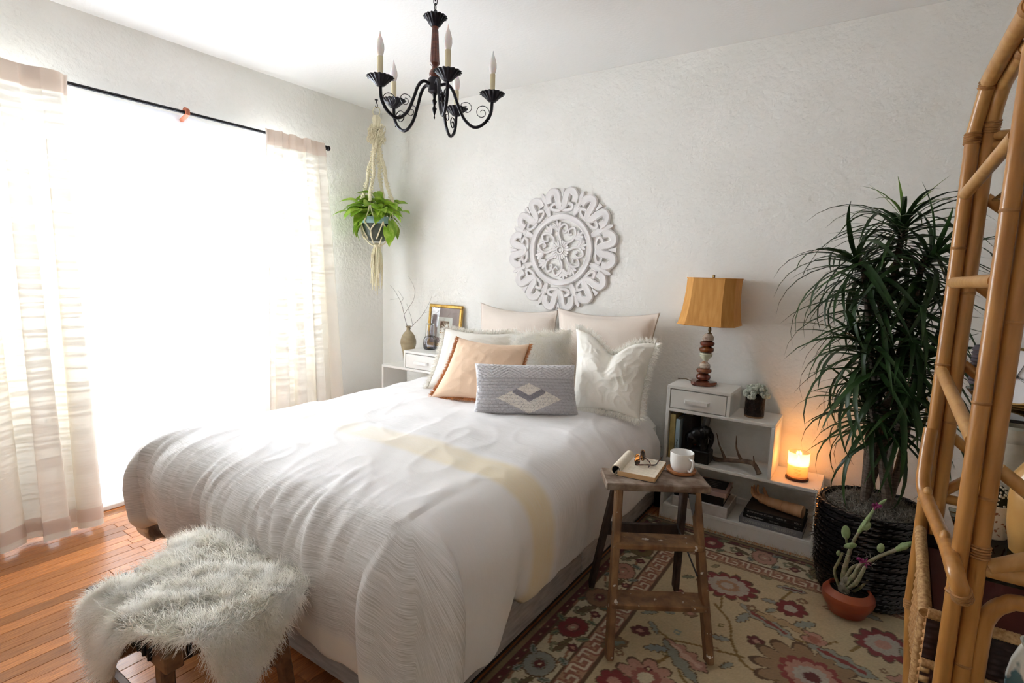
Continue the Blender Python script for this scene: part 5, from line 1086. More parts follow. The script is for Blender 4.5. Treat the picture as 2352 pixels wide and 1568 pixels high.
b = MB(); b.add([fl(1, ZT - .03) + q for q in (-ux * .034 - uy * .03, ux * -.008 - uy * .034, ux * -.006 - uy * .032 - np.array([0, 0, .05]), ux * -.016 - uy * .036 - np.array([0, 0, .085]), ux * -.03 - uy * .03 - np.array([0, 0, .03]))] + [fl(1, ZT - .03) + q + uy * .003 for q in (-ux * .034 - uy * .03, ux * -.008 - uy * .034, ux * -.006 - uy * .032 - np.array([0, 0, .05]), ux * -.016 - uy * .036 - np.array([0, 0, .085]), ux * -.03 - uy * .03 - np.array([0, 0, .03]))], [(0, 1, 2, 3, 4), (9, 8, 7, 6, 5)] + [(i, (i + 1) % 5, 5 + (i + 1) % 5, 5 + i) for i in range(5)])
b.build('hinge_plate', mat('blue_grey_tin', (112, 118, 128), .45, metal=.5), ld)
# open paperback rolled at its left edge
zp = ZT + .0005; c4_ = [onZ(1411.7, 1078, zp + .022), onZ(1500, 1095.5, zp + .022), onZ(1534, 1061, zp + .022), onZ(1456, 1046, zp + .022)]
cen = sum(c4_) / 4; bx = c4_[1] - c4_[0]; bx /= np.linalg.norm(bx); by = np.array([-bx[1], bx[0], 0]); RB = np.stack([bx, by, np.array([0, 0, 1.])], 1)
bwd = (np.linalg.norm(c4_[1] - c4_[0]) + np.linalg.norm(c4_[2] - c4_[3])) / 2; bdp = abs(np.dot(c4_[3] - c4_[0], by))
pb_ = thing('open_paperback', (cen[0], cen[1], zp), 'open paperback with its front pages rolled back on the ladder top', 'book')
M_pap = mat('cream_paperback_pages', (232, 222, 204), .9, (224, 212, 190), 30); M_edge = mat('tan_page_edges', (214, 178, 132), .9, (196, 158, 112), 3, stretch=(1, 1, 260))
b = MB(); b.box((cen[0], cen[1], zp + .0105), (bwd, bdp, .0195), .0012, RB); b.build('page_block', M_edge, pb_)
b = MB(); b.box((cen[0], cen[1], zp + .0208), (bwd - .001, bdp - .001, .0008), .0003, RB); tp_ = b.build('open_page', M_pap, pb_)
b = MB(); cc0 = cen + bx * .01
for i in range(15): b.box((*(cc0 + by * (bdp * (-.40 + .80 * i / 14)))[:2], zp + .0214), (bwd * (.72 if i % 5 else .5), .0016, .0002), .00005, RB)
b.build('print_lines', mat('faint_grey_print', (190, 180, 166), .9), tp_)
b = MB(); b.box((cen[0], cen[1], zp + .0004), (bwd + .002, bdp + .002, .0008), .0002, RB); b.build('back_cover', mat('dark_navy_cover', (28, 32, 46), .35), pb_)
rc = cen - bx * (bwd / 2 + .006) + np.array([0, 0, zp - cen[2] + .0215]) ; n = 22; an_ = np.linspace(-.55 * math.pi, 1.30 * math.pi, n)
for rad, mm, nm in ((.0205, M_pap, 'rolled_pages'), (.0155, mat('dark_navy_cover', (28, 32, 46), .35), 'rolled_cover')):
    P = np.zeros((n * 2, 2, 3)); th_ = .004 if rad > .02 else .0006
    for i in range(n):
        for j, e in enumerate((-1, 1)):
            for k, r_ in enumerate((rad, rad - th_)):
                idx = i if k == 0 else 2 * n - 1 - i
                P[idx, j] = rc + by * e * bdp / 2 * .99 - bx * r_ * math.sin(-an_[i] + math.pi / 2 - .2) * -1 + np.array([0, 0, r_ * math.cos(-an_[i] + math.pi / 2 - .2)])
    b = MB(); b.grid(P, True)
    b.f.append(tuple(range(0, 4 * n, 2))[::-1]) if False else None
    for e in (0, 1): b.f += [(2 * i + e, 2 * (i + 1) + e, 2 * (2 * n - 2 - i) + e, 2 * (2 * n - 1 - i) + e) for i in range(n - 1)]
    b.build(nm, mm, pb_, smooth=50)
# glasses standing on their brow, arms trailing
zg = zp + .0225; gA, gB = onZ(1456, 1078, zg), onZ(1488, 1050, zg); gx = gB - gA; gl_ = np.linalg.norm(gx); gx /= gl_; gn = np.array([gx[1], -gx[0], 0]); gz = np.array([0, 0, 1.0]) + gn * -.25; gz /= np.linalg.norm(gz)
gs = thing('eyeglasses', tuple((gA + gB) / 2), 'tortoiseshell eyeglasses resting upside down on the open paperback', 'glasses')
M_tort = mat('tortoiseshell_acetate', (52, 34, 28), .22, (120, 62, 44), 70, mixlo=.45, mixhi=.6, coat=.4)
W2 = .060; gc = (gA + gB) / 2 + gz * .004
a_ = np.linspace(0, 2 * math.pi, 30, endpoint=False)
for s_ in (-1, 1):
    cx_ = gc + gx * s_ * .034 + gz * .020; p = np.array([cx_ + gx * (.027 * np.sign(math.cos(a)) * abs(math.cos(a)) ** .85) + gz * (.0205 * np.sign(math.sin(a)) * abs(math.sin(a)) ** .85) for a in a_])
    b = MB(); b.tube(p, .0021, 6, True); b.build('rim', M_tort, gs)
    b = MB(); q = [v + gn * e for e in (-.0005, .0005) for v in (cx_ + (p - cx_) * .97)]; b.add(q, [tuple(range(30))[::-1], tuple(range(30, 60))] + [(i, (i + 1) % 30, 30 + (i + 1) % 30, 30 + i) for i in range(30)]); b.build('lens', M_pane, gs)
b = MB(); b.tube(spline([gc - gx * .008 + gz * .018, gc + gz * .013, gc + gx * .008 + gz * .018], 10), .002, 6); b.build('bridge', M_tort, gs)
hA, hB = gc - gx * .063 + gz * .008, gc + gx * .063 + gz * .008
b = MB(); tip = onZ(1520, 1048, zg + .018); b.tube(spline([hA, hA + (onZ(1505, 1067, zg + .001) - hA) * .55, onZ(1505, 1067, zg + .002), onZ(1513, 1058, zg + .008), tip], 24), .0027, 6); b.build('temple', M_tort, gs)
b = MB(); b.tube(spline([hB, hB + gn * -.02 + gx * .004, onZ(1493, 1062, zg + .012), onZ(1489, 1073, zg + .004)], 20), .0026, 6); b.build('temple', M_tort, gs)
# mug on a terracotta saucer
mc = onZ(1564.5, 1079, ZT + .01); SX, SY = mc[0], mc[1]
sc = MB(); sc.lathe([(.0005, ZT + .0005), (.047, ZT + .0005), (.056, ZT + .006), (.0585, ZT + .016), (.0560, ZT + .0175), (.0535, ZT + .010), (.047, ZT + .006), (.0005, ZT + .0055)], 40, (SX, SY, 0)); o = sc.build('saucer', mat('tan_terracotta', (184, 126, 82), .6, (172, 112, 70), 20)); tag(o, 'tan terracotta saucer under the white mug on the ladder', 'saucer')
mg_ = thing('mug', (SX, SY, ZT + .0062), 'white porcelain mug standing on the terracotta saucer', 'mug')
M_porc = mat('white_porcelain', (238, 237, 234), .12, coat=.4); z = ZT + .0062
b = MB(); b.lathe([(.0005, z), (.026, z), (.034, z + .004), (.042, z + .018), (.0455, z + .040), (.0462, z + .078), (.0445, z + .0795), (.0432, z + .076), (.042, z + .040), (.038, z + .018), (.028, z + .008), (.0005, z + .007)], 44, (SX, SY, 0)); b.build('mug_body', M_porc, mg_)
hd = np.array([.80, -.60, 0]); hp = [(.0445, .064), (.056, .0645), (.068, .062), (.070, .052), (.0665, .034), (.058, .018), (.044, .016)]
b = MB(); b.tube(spline([np.array([SX, SY, z]) + hd * r_ + np.array([0, 0, q]) for r_, q in hp], 30), .0055, 8, flat=.75); b.build('handle', M_porc, mg_)

# ---------------------------------------------------------------- dracaena in a black woven planter
DX, DY = .075, 2.80
M_bwov = mat('black_glossy_cane', (14, 13, 15), .25, (24, 22, 24), 40, coat=.3)
pn = thing('black_basket_planter', (DX, DY, .010), 'large glossy black woven basket planter on the rug, holding the tall plant', 'planter')
b = MB(); b.lathe([(.0005, .012), (.165, .012), (.19, .1), (.198, .3), (.196, .42), (.185, .425), (.18, .38), (.0005, .372)], 36, (DX, DY, 0)); b.build('liner', mat('dark_liner', (16, 15, 15), .8), pn)
rk = random.Random(2)
for k in range(17):
    z = .026 + k * .0245; R0 = np.interp(z, [.02, .12, .3, .44], [.172, .198, .207, .206]); b = MB(); ph = rk.uniform(0, 6)
    for q in range(3):
        a = np.linspace(0, 2 * math.pi, 60, endpoint=False); w = .0062 * np.sin(a * 12 + q * 2.09 + ph)
        b.tube(np.stack([DX + (R0 + .004 * np.cos(a * 12 + q * 2.09 + ph)) * np.cos(a), DY + (R0 + .004 * np.cos(a * 12 + q * 2.09 + ph)) * np.sin(a), z + w + .003 * np.sin(a * 2 + ph)], 1), .0062, 5, True)
    b.build('woven_course', M_bwov, pn)
b = MB(); rr = np.random.default_rng(3); n = 260; a = rr.uniform(0, 6.28, n); z = rr.uniform(.03, .44, n); R0 = np.interp(z, [.02, .12, .3, .44], [.178, .204, .213, .212])
p = np.stack([DX + R0 * np.cos(a), DY + R0 * np.sin(a), z], 1); dd = np.stack([np.cos(a) * .8 - np.sin(a) * .6, np.sin(a) * .8 + np.cos(a) * .6, rr.uniform(-.3, .5, n)], 1); dd /= np.linalg.norm(dd, axis=1, keepdims=True)
f_ = strands(p, dd, .032, .003, .1, .35, 2, 5).build('cane_ends', M_bwov, pn, smooth=None); f_['kind'] = 'stuff'
n = 5200; a = rr.uniform(0, 6.28, n); r_ = np.sqrt(rr.uniform(0, 1, n)) * .178; p = np.stack([DX + r_ * np.cos(a), DY + r_ * np.sin(a), .395 + .03 * (1 - (r_ / .18) ** 2) + rr.uniform(0, .02, n)], 1)
ms = strands(p, rr.normal(0, 1, (n, 3)) * [1, 1, .5], .035, .0022, 0, 1.1, 5, 6); mo = ms.build('moss', mat('grey_spanish_moss', (150, 144, 134), .95, (120, 114, 104), 30), smooth=None, org=(DX, DY, .40)); tag(mo, 'grey curly moss covering the soil in the black planter', 'moss', kind='stuff')
M_drac = leaf_mat('dracaena_green', (28, 50, 24), (58, 86, 44), scale=5, lo=.35, hi=.7); M_dracl = leaf_mat('dracaena_young_green', (70, 104, 38), (110, 140, 60), scale=5)
M_trunk = mat('grey_cane_trunk', (112, 100, 88), .85, (80, 70, 62), 40, stretch=(1, 1, 4), bump=.4, bscale=80)
dr = thing('dracaena', (DX, DY, .42), 'tall dark green dracaena with drooping strap leaves in the black basket planter', 'houseplant')
def strap(L, Wd, m, droop, n=7):
    P = np.zeros((n + 1, 3, 3)); th0 = 0; y = z = 0
    for i in range(n + 1):
        t = i / n; w = Wd * min(1, .45 + 2.4 * t) * (1 - t ** 2.6) + .0004; e = .5 - droop * (t ** 1.25)
        if i: y += L / n * math.cos(e); z += L / n * math.sin(e)
        P[i] = [(-w, y, z + w * .35), (0, y, z), (w, y, z + w * .35)]
    return MB().grid(P).mesh('leaf', m, smooth=180)
vars_ = [strap(L, W_, M_drac, d) for L, W_, d in ((.38, .0105, 1.6), (.43, .012, 1.2), (.34, .0095, .8), (.40, .0115, 2.1), (.45, .012, 1.6), (.30, .009, .5), (.46, .0125, 1.9))]
young = [strap(.24, .008, M_dracl, .25), strap(.27, .009, M_dracl, .9)]
heads = []   # crown position, direction, leaf count
def hd_(px, py, y, n, lean=(0, 0, 1), big=1.0): heads.append((onY(px, py, y), np.array(lean, float), n, big))
hd_(2072, 520, 2.80, 62, (0, 0, 1), .92); hd_(1968, 600, 2.74, 58, (-.45, -.1, .9)); hd_(2140, 590, 2.76, 52, (.4, -.1, .9)); hd_(2020, 700, 2.74, 46, (-.25, -.2, .9)); hd_(2090, 720, 2.74, 46, (.1, -.2, .9)); hd_(1985, 790, 2.75, 50, (-.4, -.1, .8), 1.05); hd_(2060, 840, 2.70, 48, (.0, -.3, .9)); hd_(2130, 820, 2.78, 34, (.4, 0, .8)); hd_(2000, 930, 2.74, 42, (-.2, -.2, .9), .95); hd_(2075, 960, 2.74, 34, (.2, -.2, .9), .9)
rk = random.Random(44); lv_ = []
for c_, ax, n, big in heads:
    ax = ax / np.linalg.norm(ax); B = basis(ax)
    for i in range(n):
        q = i * 2.399963 + rk.uniform(-.25, .25); t = i / n; el = 1.15 - 1.75 * t + rk.uniform(-.2, .2)
        out = B @ np.array([math.cos(q), math.sin(q), 0]); f = out * math.cos(el * .8) + ax * math.sin(el * .8); f = f / np.linalg.norm(f)
        up = ax - f * np.dot(ax, f); up = up / max(np.linalg.norm(up), 1e-6) if abs(np.dot(ax, f)) < .97 else out
        e0 = .35; f2 = f * math.cos(e0) - up * math.sin(e0); u2 = np.cross(np.cross(f2, up), f2); u2 /= np.linalg.norm(u2); x_ = np.cross(f2, u2)
        lv_.append((c_ - ax * (.10 * t) , np.stack([x_, f2, u2], 1), rk.randrange(7), rk.uniform(.8, 1.12) * big))
rk.shuffle(lv_); joined = MB()
for i, (p, R_, k, s_) in enumerate(lv_):
    # keep leaf tips on this side of the wall
    me = vars_[k]; tipw = p + R_ @ (np.array(me.vertices[len(me.vertices) - 2].co) * s_); mid = p + R_ @ (np.array(me.vertices[13].co) * s_)
    if max(tipw[1], mid[1]) > YB - .015: continue
    if i < 292: inst(me, 'leaf', dr, p, R_, s_)
    else: joined.add(np.array([v.co for v in me.vertices]) * s_ @ R_.T + p, [tuple(f.vertices) for f in me.polygons])
j_ = joined.build('leaves', M_drac, dr, smooth=180); j_['kind'] = 'stuff'
tp = heads[0][0]
for i in range(8):
    q = i * 2.4 + 1.1; out = np.array([math.cos(q), math.sin(q) * .6, 0]); e = rk.uniform(.5, 1.15); f = out * math.cos(e) + np.array([0, 0, math.sin(e)]); u = np.array([0, 0, 1.]) - f * f[2]; u /= np.linalg.norm(u); e0 = .45
    f2 = f * math.cos(e0) - u * math.sin(e0); u2 = u * math.cos(e0) + f * math.sin(e0); inst(young[i % 2], 'young_leaf', dr, tp + np.array([0, 0, .03]), np.stack([np.cross(f2, u2), f2, u2], 1), rk.uniform(.8, 1.1))
for i, (c_, ax, n, big) in enumerate(heads):
    base = np.array([DX + (.06 if i % 2 else -.03), DY + (.05 if i % 3 else -.03), .40]); midp = base * .55 + c_ * .45 + np.array([.02 * (i % 3 - 1), .03, 0])
    b = MB(); b.tube(spline([base, midp, c_ - ax * .08, c_ + ax * .02], 24), np.linspace(.017, .010, 24), 10); b.build('trunk', M_trunk, dr)

# ---------------------------------------------------------------- terracotta bowl with a cactus
tc_ = onZ(1939, 1418, .012); TX, TY = tc_[0] + .005, tc_[1] + .055
tb = thing('terracotta_bowl', (TX, TY, .010), 'squat rounded terracotta bowl on the rug in front of the black planter', 'plant pot')
M_terr = mat('glazed_terracotta', (166, 84, 50), .38, (128, 58, 40), 7, stretch=(1, 1, 2), bump=.1, bscale=40)
b = MB(); b.lathe([(.0005, .011), (.060, .011), (.070, .016), (.080, .040), (.092, .058), (.098, .078), (.096, .098), (.082, .116), (.074, .121), (.070, .118), (.078, .100), (.08, .09), (.0005, .088)], 44, (TX, TY, 0)); b.build('bowl', M_terr, tb)
b = MB(); b.lathe([(.0005, .098), (.04, .1), (.0785, .097), (.0785, .0885), (.0005, .0885)][::-1], 28, (TX, TY, 0)); b.build('soil', mat('black_soil', (28, 23, 20), .95, (60, 54, 48), 120, mixlo=.6, mixhi=.7, bump=.6), tb)
ct = thing('monstrose_cactus', (TX, TY, .098), 'scarred grey-green branching cactus with pink blooms in the terracotta bowl', 'cactus')
M_cact = mat('scarred_cactus_skin', (112, 118, 82), .8, (158, 146, 122), 40, bump=.6, bscale=80); M_cork = mat('corky_cactus_trunk', (150, 144, 128), .95, (110, 104, 88), 40, bump=.6, bscale=90); M_pad = mat('young_cactus_pad', (128, 150, 96), .7, (150, 168, 120), 40, bump=.3, bscale=120); M_pink = mat('magenta_bloom', (170, 60, 124), .7, (120, 40, 80), 40)
cy_ = TY; cpt = lambda px, py, d=0: onY(px, py, cy_ + d)
def stem(nm, pts, rs, m, par=ct):
    b = MB(); P = spline(pts, 24); rs = [q * (.78 if par is ct and m is M_cact else 1) for q in rs]; R_ = np.interp(np.linspace(0, 1, 24), np.linspace(0, 1, len(rs)), rs); R_ = R_ * (1 + .08 * np.sin(np.arange(24) * 2.1)); b.tube(P, R_, 10); b.ell(P[-1], (R_[-1],) * 3, 8, 6); return b.build(nm, m, par, smooth=60)
stem('trunk', [(TX, TY, .096), cpt(1939, 1370), cpt(1938, 1352), cpt(1945, 1330)], [.026, .026, .022, .018], M_cork)
stem('branch', [cpt(1938, 1345), cpt(1938, 1318, .01), cpt(1946, 1285, .01), cpt(1953, 1262, .01), cpt(1962, 1240, .01), cpt(1975, 1218, .01)], [.017, .015, .012, .010, .009, .007], M_cact)
stem('branch', [cpt(1972, 1222, .01), cpt(1985, 1205, .01), cpt(1998, 1184, .01), cpt(2010, 1165, .01)], [.007, .012, .007, .004], M_pad)
stem('branch', [cpt(1942, 1345, -.01), cpt(1962, 1320, -.01), cpt(1978, 1295, -.015), cpt(1994, 1290, -.02), cpt(2020, 1277, -.02), cpt(2060, 1262, -.02)], [.013, .012, .010, .008, .0085, .009], M_cact)
stem('branch', [cpt(2058, 1262, -.02), cpt(2076, 1254, -.02), cpt(2094, 1246, -.02)], [.008, .014, .006], M_pad)
stem('branch', [cpt(1932, 1352, .01), cpt(1921, 1330, .01), cpt(1917, 1308, .01), cpt(1926, 1290, .01), cpt(1935, 1270, .01)], [.010, .008, .007, .008, .006], M_cact)
stem('branch', [cpt(1948, 1352, -.02), cpt(1966, 1338, -.03), cpt(1978, 1318, -.03), cpt(1986, 1302, -.03)], [.009, .012, .010, .008], M_cact)
stem('branch', [cpt(1950, 1362, .02), cpt(1972, 1352, .02), cpt(1990, 1335, .03), cpt(2002, 1325, .03)], [.008, .008, .006, .003], M_cact)
stem('branch', [cpt(1944, 1326), cpt(1956, 1305), cpt(1970, 1296)], [.011, .009, .006], M_cact)
def pad(px, py, w, h_, d=0, tilt_=0):
    b = MB(); b.ell(cpt(px, py, d), (w, .006, h_), 14, 10, np.array(Matrix.Rotation(tilt_, 3, 'Y'))); b.build('pad', M_pad, ct, smooth=180)
pad(1943, 1222, .017, .030, .01, -.1); pad(1953, 1253, .026, .012, -.01, -.5); pad(2023, 1258, .013, .020, -.02, .1); pad(1926, 1270, .009, .013, .01, .1); pad(1990, 1208, .014, .022, .005, .5)
stem('pad_stalk', [cpt(1946, 1255, .01), cpt(1944, 1240, .01), cpt(1943, 1228, .01)], [.006, .006, .007], M_cact)
def bloom(px, py, R, n, seed):
    b = MB(); r2 = random.Random(seed); c0 = cpt(px, py, -.02)
    for i in range(n):
        d = np.array([r2.gauss(0, 1), r2.gauss(0, .6) - .5, r2.gauss(0, .8) + .4]); d /= np.linalg.norm(d); b.tube([c0, c0 + d * R * .5 + np.array([0, 0, .002]), c0 + d * R], [.002, .003, .0008], 5)
    b.build('bloom', M_pink, ct)
bloom(1988, 1292, .022, 26, 1); bloom(1976, 1284, .014, 14, 2); bloom(2014, 1162, .02, 24, 3)
stem('bud', [cpt(2016, 1162, .0), cpt(2028, 1152, .0), cpt(2036, 1146, .0)], [.006, .006, .002], M_pad)
rr = np.random.default_rng(12); P_ = []
for c_, n in ((cpt(1939, 1360), 60), (cpt(1948, 1290, .01), 50), (cpt(2000, 1285, -.02), 30), (cpt(1990, 1210), 20)):
    P_.append(c_ + rr.normal(0, .014, (n, 3)))
P_ = np.vstack(P_); f_ = strands(P_, rr.normal(0, 1, (len(P_), 3)), .018, .0009, 0, .1, 1, 4).build('spines', mat('pale_spines', (210, 200, 180), .8), ct, smooth=None); f_['kind'] = 'stuff'

# ---------------------------------------------------------------- rattan etagere
M_rat = mat('honey_rattan_pole', (186, 133, 71), .32, (162, 109, 52), 7, stretch=(6, 6, .8), bump=.06, bscale=30, coat=.25)
M_ratl = mat('pale_rattan_pole', (196, 151, 92), .36, (180, 131, 73), 7, stretch=(6, 6, .8), bump=.06, bscale=30, coat=.2)
M_bind = mat('rattan_core_binding', (174, 126, 74), .5, (146, 100, 54), 60)
ETX, ETF, ETB, EW = .203, 1.452, 1.905, .74
et = thing('rattan_etagere', (.55, 1.68, 0), 'tall honey rattan etagere with glass shelves at the right edge of the room', 'shelf')
PR = .0156
def pole(nm, pts, r=PR, m=None, n=None, binds=(), straight=False):
    P = np.array(pts, float) if straight else spline(pts, n or max(16, 8 * len(pts)))
    b = MB()
    rad = np.full(len(P), r)
    b.tube(P, rad, 14); o = b.build(nm, m or M_rat, et, smooth=50)
    if binds:
        L = np.concatenate([[0], np.cumsum(np.linalg.norm(np.diff(P, axis=0), axis=1))])
        for s_ in binds:
            b = MB()
            for k in range(5):
                q = min(max(s_ * L[-1] + (k - 2) * .006, .001), L[-1] - .001); c_ = np.array([np.interp(q, L, P[:, i]) for i in range(3)]); q2 = min(q + .002, L[-1]); d = np.array([np.interp(q2, L, P[:, i]) for i in range(3)]) - c_
                B = basis(d if np.linalg.norm(d) > 1e-9 else (0, 0, 1)); a = np.linspace(0, 2 * math.pi, 18, endpoint=False)
                b.tube(np.array([c_ + B @ np.array([(r + .0012) * math.cos(t), (r + .0012) * math.sin(t), 0]) for t in a]), .0026, 5, True)
            b.build('binding', M_bind, o)
    return o
def nodes(x, y, zs, r=PR):
    for z in zs: MB().lathe([(r * .9, z - .006), (r + .0010, z - .002), (r + .0016, z), (r + .0010, z + .002), (r * .9, z + .006)], 16, (x, y, 0)).build('pole_node', M_bind, et)
for sx in (0, 1):
    xo = ETX if sx == 0 else ETX + EW; dx = .032 if sx == 0 else -.032; s_ = 1 if sx == 0 else -1
    # front pair runs from the floor to the arched top
    pole('front_post', [(xo, ETF, .0085), (xo, ETF, .6), (xo, ETF, 1.2), (xo, ETF, 1.86)], n=14)
    pole('front_post', [(xo + dx, ETF + .006, .0085), (xo + dx, ETF + .006, .6), (xo + dx, ETF + .006, 1.2), (xo + dx, ETF + .006, 1.86)], n=14, binds=(.45,))
    nodes(xo, ETF, (.74, 1.16, 1.55)); nodes(xo + dx, ETF + .006, (.58, .96, 1.33, 1.70))
    # rear pair, kinked forward at the top, splayed foot
    rx = xo - .03 * s_
    r0 = [(rx, ETB, .46), (rx, ETB, 1.0), (rx, ETB, 1.80)]
    pole('rear_post', r0, .0165, n=14, binds=(.99,)); pole('rear_post', [(rx + .033 * s_, ETB + .004, .0085), (rx + .033 * s_, ETB + .004, 1.0), (rx + .033 * s_, ETB + .004, 1.80)], .0165, n=14)
    pole('rear_foot', [(rx, ETB, .47), (rx + .012 * s_, ETB - .05, .30), (rx + .02 * s_, ETB - .11, .12), (rx + .025 * s_, ETB - .135, .05), (rx + .025 * s_, ETB - .137, .0085)], .0165, binds=(.02,)); nodes(rx, ETB, (.78, 1.18, 1.5), .0165); nodes(rx + .033 * s_, ETB + .004, (.62, 1.02, 1.38), .0165)
    k1 = (rx, ETB, 1.80); k2 = (rx + .012 * s_, ETB - .05, 1.915); k3 = (xo + .0 * s_, ETF + .06, 1.955)
    pole('crest_pole', [k1, k2], .0165, M_ratl, binds=(.97,)); pole('crest_pole', [k2, ((k2[0] + k3[0]) / 2, (k2[1] + k3[1]) / 2, 1.94), k3, (xo + .005 * s_, ETF - .006, 1.915), (xo + .006 * s_, ETF - .006, 1.86)], .0185, M_ratl, n=40, binds=(.72,))
    d1 = (rx + .034 * s_, ETB + .004, 1.80)
    pole('crest_pole', [d1, (d1[0] + .004 * s_, ETB - .03, 1.87), (d1[0] + .012 * s_, ETB - .085, 1.915), (xo + .034 * s_, ETF + .06, 1.93), (xo + .034 * s_, ETF + .006, 1.85)], .0165, M_ratl, n=40, binds=(.03, .5))
    # slanting side braces, rounded ends on the outside of the rear pair
    o_ = -.020 * s_
    def bz(px, py, y): return onY(px, py, y)[2]
    for za, zb in ((1.640, 1.70), (1.407, 1.412), (1.165, 1.075)):
        pole('side_brace', [(rx - .003 * s_, ETB - .03, za), (xo - .002 * s_, ETF + .018, zb)], .0145, M_ratl, n=8)
    cb_ = [at(2138, 985, 1.475), at(2127, 1050, 1.465), at(2121, 1105, 1.45), at(2128, 1145, 1.42), at(2152, 1200, 1.32), at(2176, 1255, 1.2), at(2190, 1300, 1.12), at(2203, 1345, 1.10), at(2212, 1375, 1.115)]
    if sx: cb_ = [np.array([2 * ETX + EW - q[0], q[1], q[2]]) for q in cb_]
    pole('side_brace', cb_, .0165, M_rat, n=50, binds=(.97,))
    for q, a in ((at(2131, 1128, 1.42), .012), (at(2170, 1232, 1.22), .016)):
        if sx: q = np.array([2 * ETX + EW - q[0], q[1], q[2]])
        b = MB(); b.ell(q, (.010, .012, a), 14, 8); b.build('peg', M_ratl, et)
# back lattice, front lattice
xl, xr = ETX + .0, ETX + EW - .0
for z in (1.635, 1.41, 1.185, .975):
    pole('back_brace', [(xl + .015, ETB + .02, z), (xl + .26, ETB + .02, z - .21)], .0135, M_rat, n=6)
    pole('back_brace', [(xl + .27, ETB + .02, z - .21), (xr - .27, ETB + .02, z - .0)], .0135, M_rat, n=6)
pole('back_rail', [(xl + .01, ETB, 1.79), (xr, ETB, 1.79)], .0125, M_ratl, n=4); pole('back_rail', [(xl + .01, ETB + .002, 1.765), (xr, ETB + .002, 1.765)], .0135, M_rat, n=4)
pole('back_brace', [(xl + .0, ETB + .02, .80), (xl + .10, ETB + .02, .90)], .0135, M_rat, n=4); pole('back_rail', [(xl, ETB + .01, .795), (xr, ETB + .01, .795)], .0135, M_rat, n=4)
fy = ETF + .014
pole('front_rail', [(xl + .045, fy, .802), (xr - .045, fy, .802)], .0165, M_ratl, n=4)
pole('front_brace', [(xl + .052, fy - .002, .808), (xl + .30, fy - .002, .965)], .0165, M_ratl, n=6, binds=(.95,)); pole('front_brace', [(xr - .052, fy - .002, .808), (xr - .30, fy - .002, .965)], .0165, M_ratl, n=6)
pole('front_brace', [(xl + .045, fy + .012, 1.02), (xl + .20, fy + .012, .90)], .0145, M_ratl, n=6, binds=(.93,)); pole('front_brace', [(xr - .045, fy + .012, 1.02), (xr - .20, fy + .012, .90)], .0145, M_ratl, n=6)
for z in (1.13, 1.62): pole('front_rail', [(xl + .06, ETF + .30, z - .016), (xr - .06, ETF + .30, z - .016)], .008, M_rat, n=4)
pole('front_arch', [(xl + .056, fy, .40), (xl + .056, fy, .64), (xl + .062, fy, .70), (xl + .085, fy, .735), (xl + .13, fy, .748), (xl + .37, fy, .75), (xr - .13, fy, .748), (xr - .085, fy, .735), (xr - .062, fy, .70), (xr - .056, fy, .64), (xr - .056, fy, .40)], .0165, M_rat, n=90)
for y in (ETF, ETB): pole('bottom_rail', [(xl, y, .40), (xr, y, .40)], .012, M_rat, n=4)
N = NT('grey_tinted_shelf_glass'); t1 = N.n('ShaderNodeBsdfTransparent'); t1.inputs[0].default_value = (.80, .86, .83, 1); g1 = N.n('ShaderNodeBsdfGlossy'); g1.inputs[1].default_value = .03; fr1 = N.n('ShaderNodeFresnel'); mx1 = N.n('ShaderNodeMixShader'); N.l(fr1.outputs[0], mx1.inputs[0]); N.l(t1.outputs[0], mx1.inputs[1]); N.l(g1.outputs[0], mx1.inputs[2]); N.l(mx1.outputs[0], N.out.inputs[0]); M_sg = N.m
M_sgl = M_sg
for z in (.775, 1.125, 1.625):
    b = MB(); b.box(((xl + xr) / 2, (ETF + ETB) / 2 + .01, z), (EW - .05, ETB - ETF - .03, .007), .001); b.build('glass_shelf', M_sg, et)
# things on the shelves
def on(px, py, z): return onZ(px, py, z)
S1 = .779
p = on(2271, 1226, S1); 
sx_, sy_ = p[0], p[1]
sp = thing('speckled_pot', (sx_, sy_, S1), 'small white terrazzo-speckled pot on the lower glass shelf', 'plant pot')
b = MB(); b.lathe([(.0005, S1), (.034, S1), (.036, S1 + .003), (.041, S1 + .085), (.038, S1 + .086), (.036, S1 + .06), (.0005, S1 + .06)], 32, (sx_, sy_, 0)); b.build('pot_wall', mat('terrazzo_speckle', (222, 214, 204), .5, (146, 92, 66), 62, mixlo=.60, mixhi=.64, detail=2), sp)
cs = thing('spiny_cactus', (sx_, sy_, S1 + .06), 'small dark round cactus with white spines in the speckled pot', 'cactus')
b = MB(); b.ell((sx_, sy_, S1 + .092), (.033, .033, .04), 24, 14); b.build('body', mat('very_dark_green', (34, 42, 32), .8), cs, smooth=180)
b = MB(); rk = random.Random(3)
for i in range(130):
    zz = rk.uniform(-.2, 1); q = i * 2.4; c_ = np.array([math.sqrt(max(0, 1 - zz * zz)) * math.cos(q), math.sqrt(max(0, 1 - zz * zz)) * math.sin(q), zz]); b.ell(np.array([sx_, sy_, S1 + .092]) + c_ * np.array([.0335, .0335, .0405]), (.0032,) * 3, 5, 4)
f_ = b.build('white_areoles', mat('white_areole', (216, 212, 200), .95), cs, smooth=180); f_['kind'] = 'stuff'
kx, ky = onZ(2322, 976, S1 + .262)[:2]
ck = thing('stoneware_crock', (kx, ky, S1), 'tall off-white crackled stoneware crock on the lower glass shelf', 'crock')
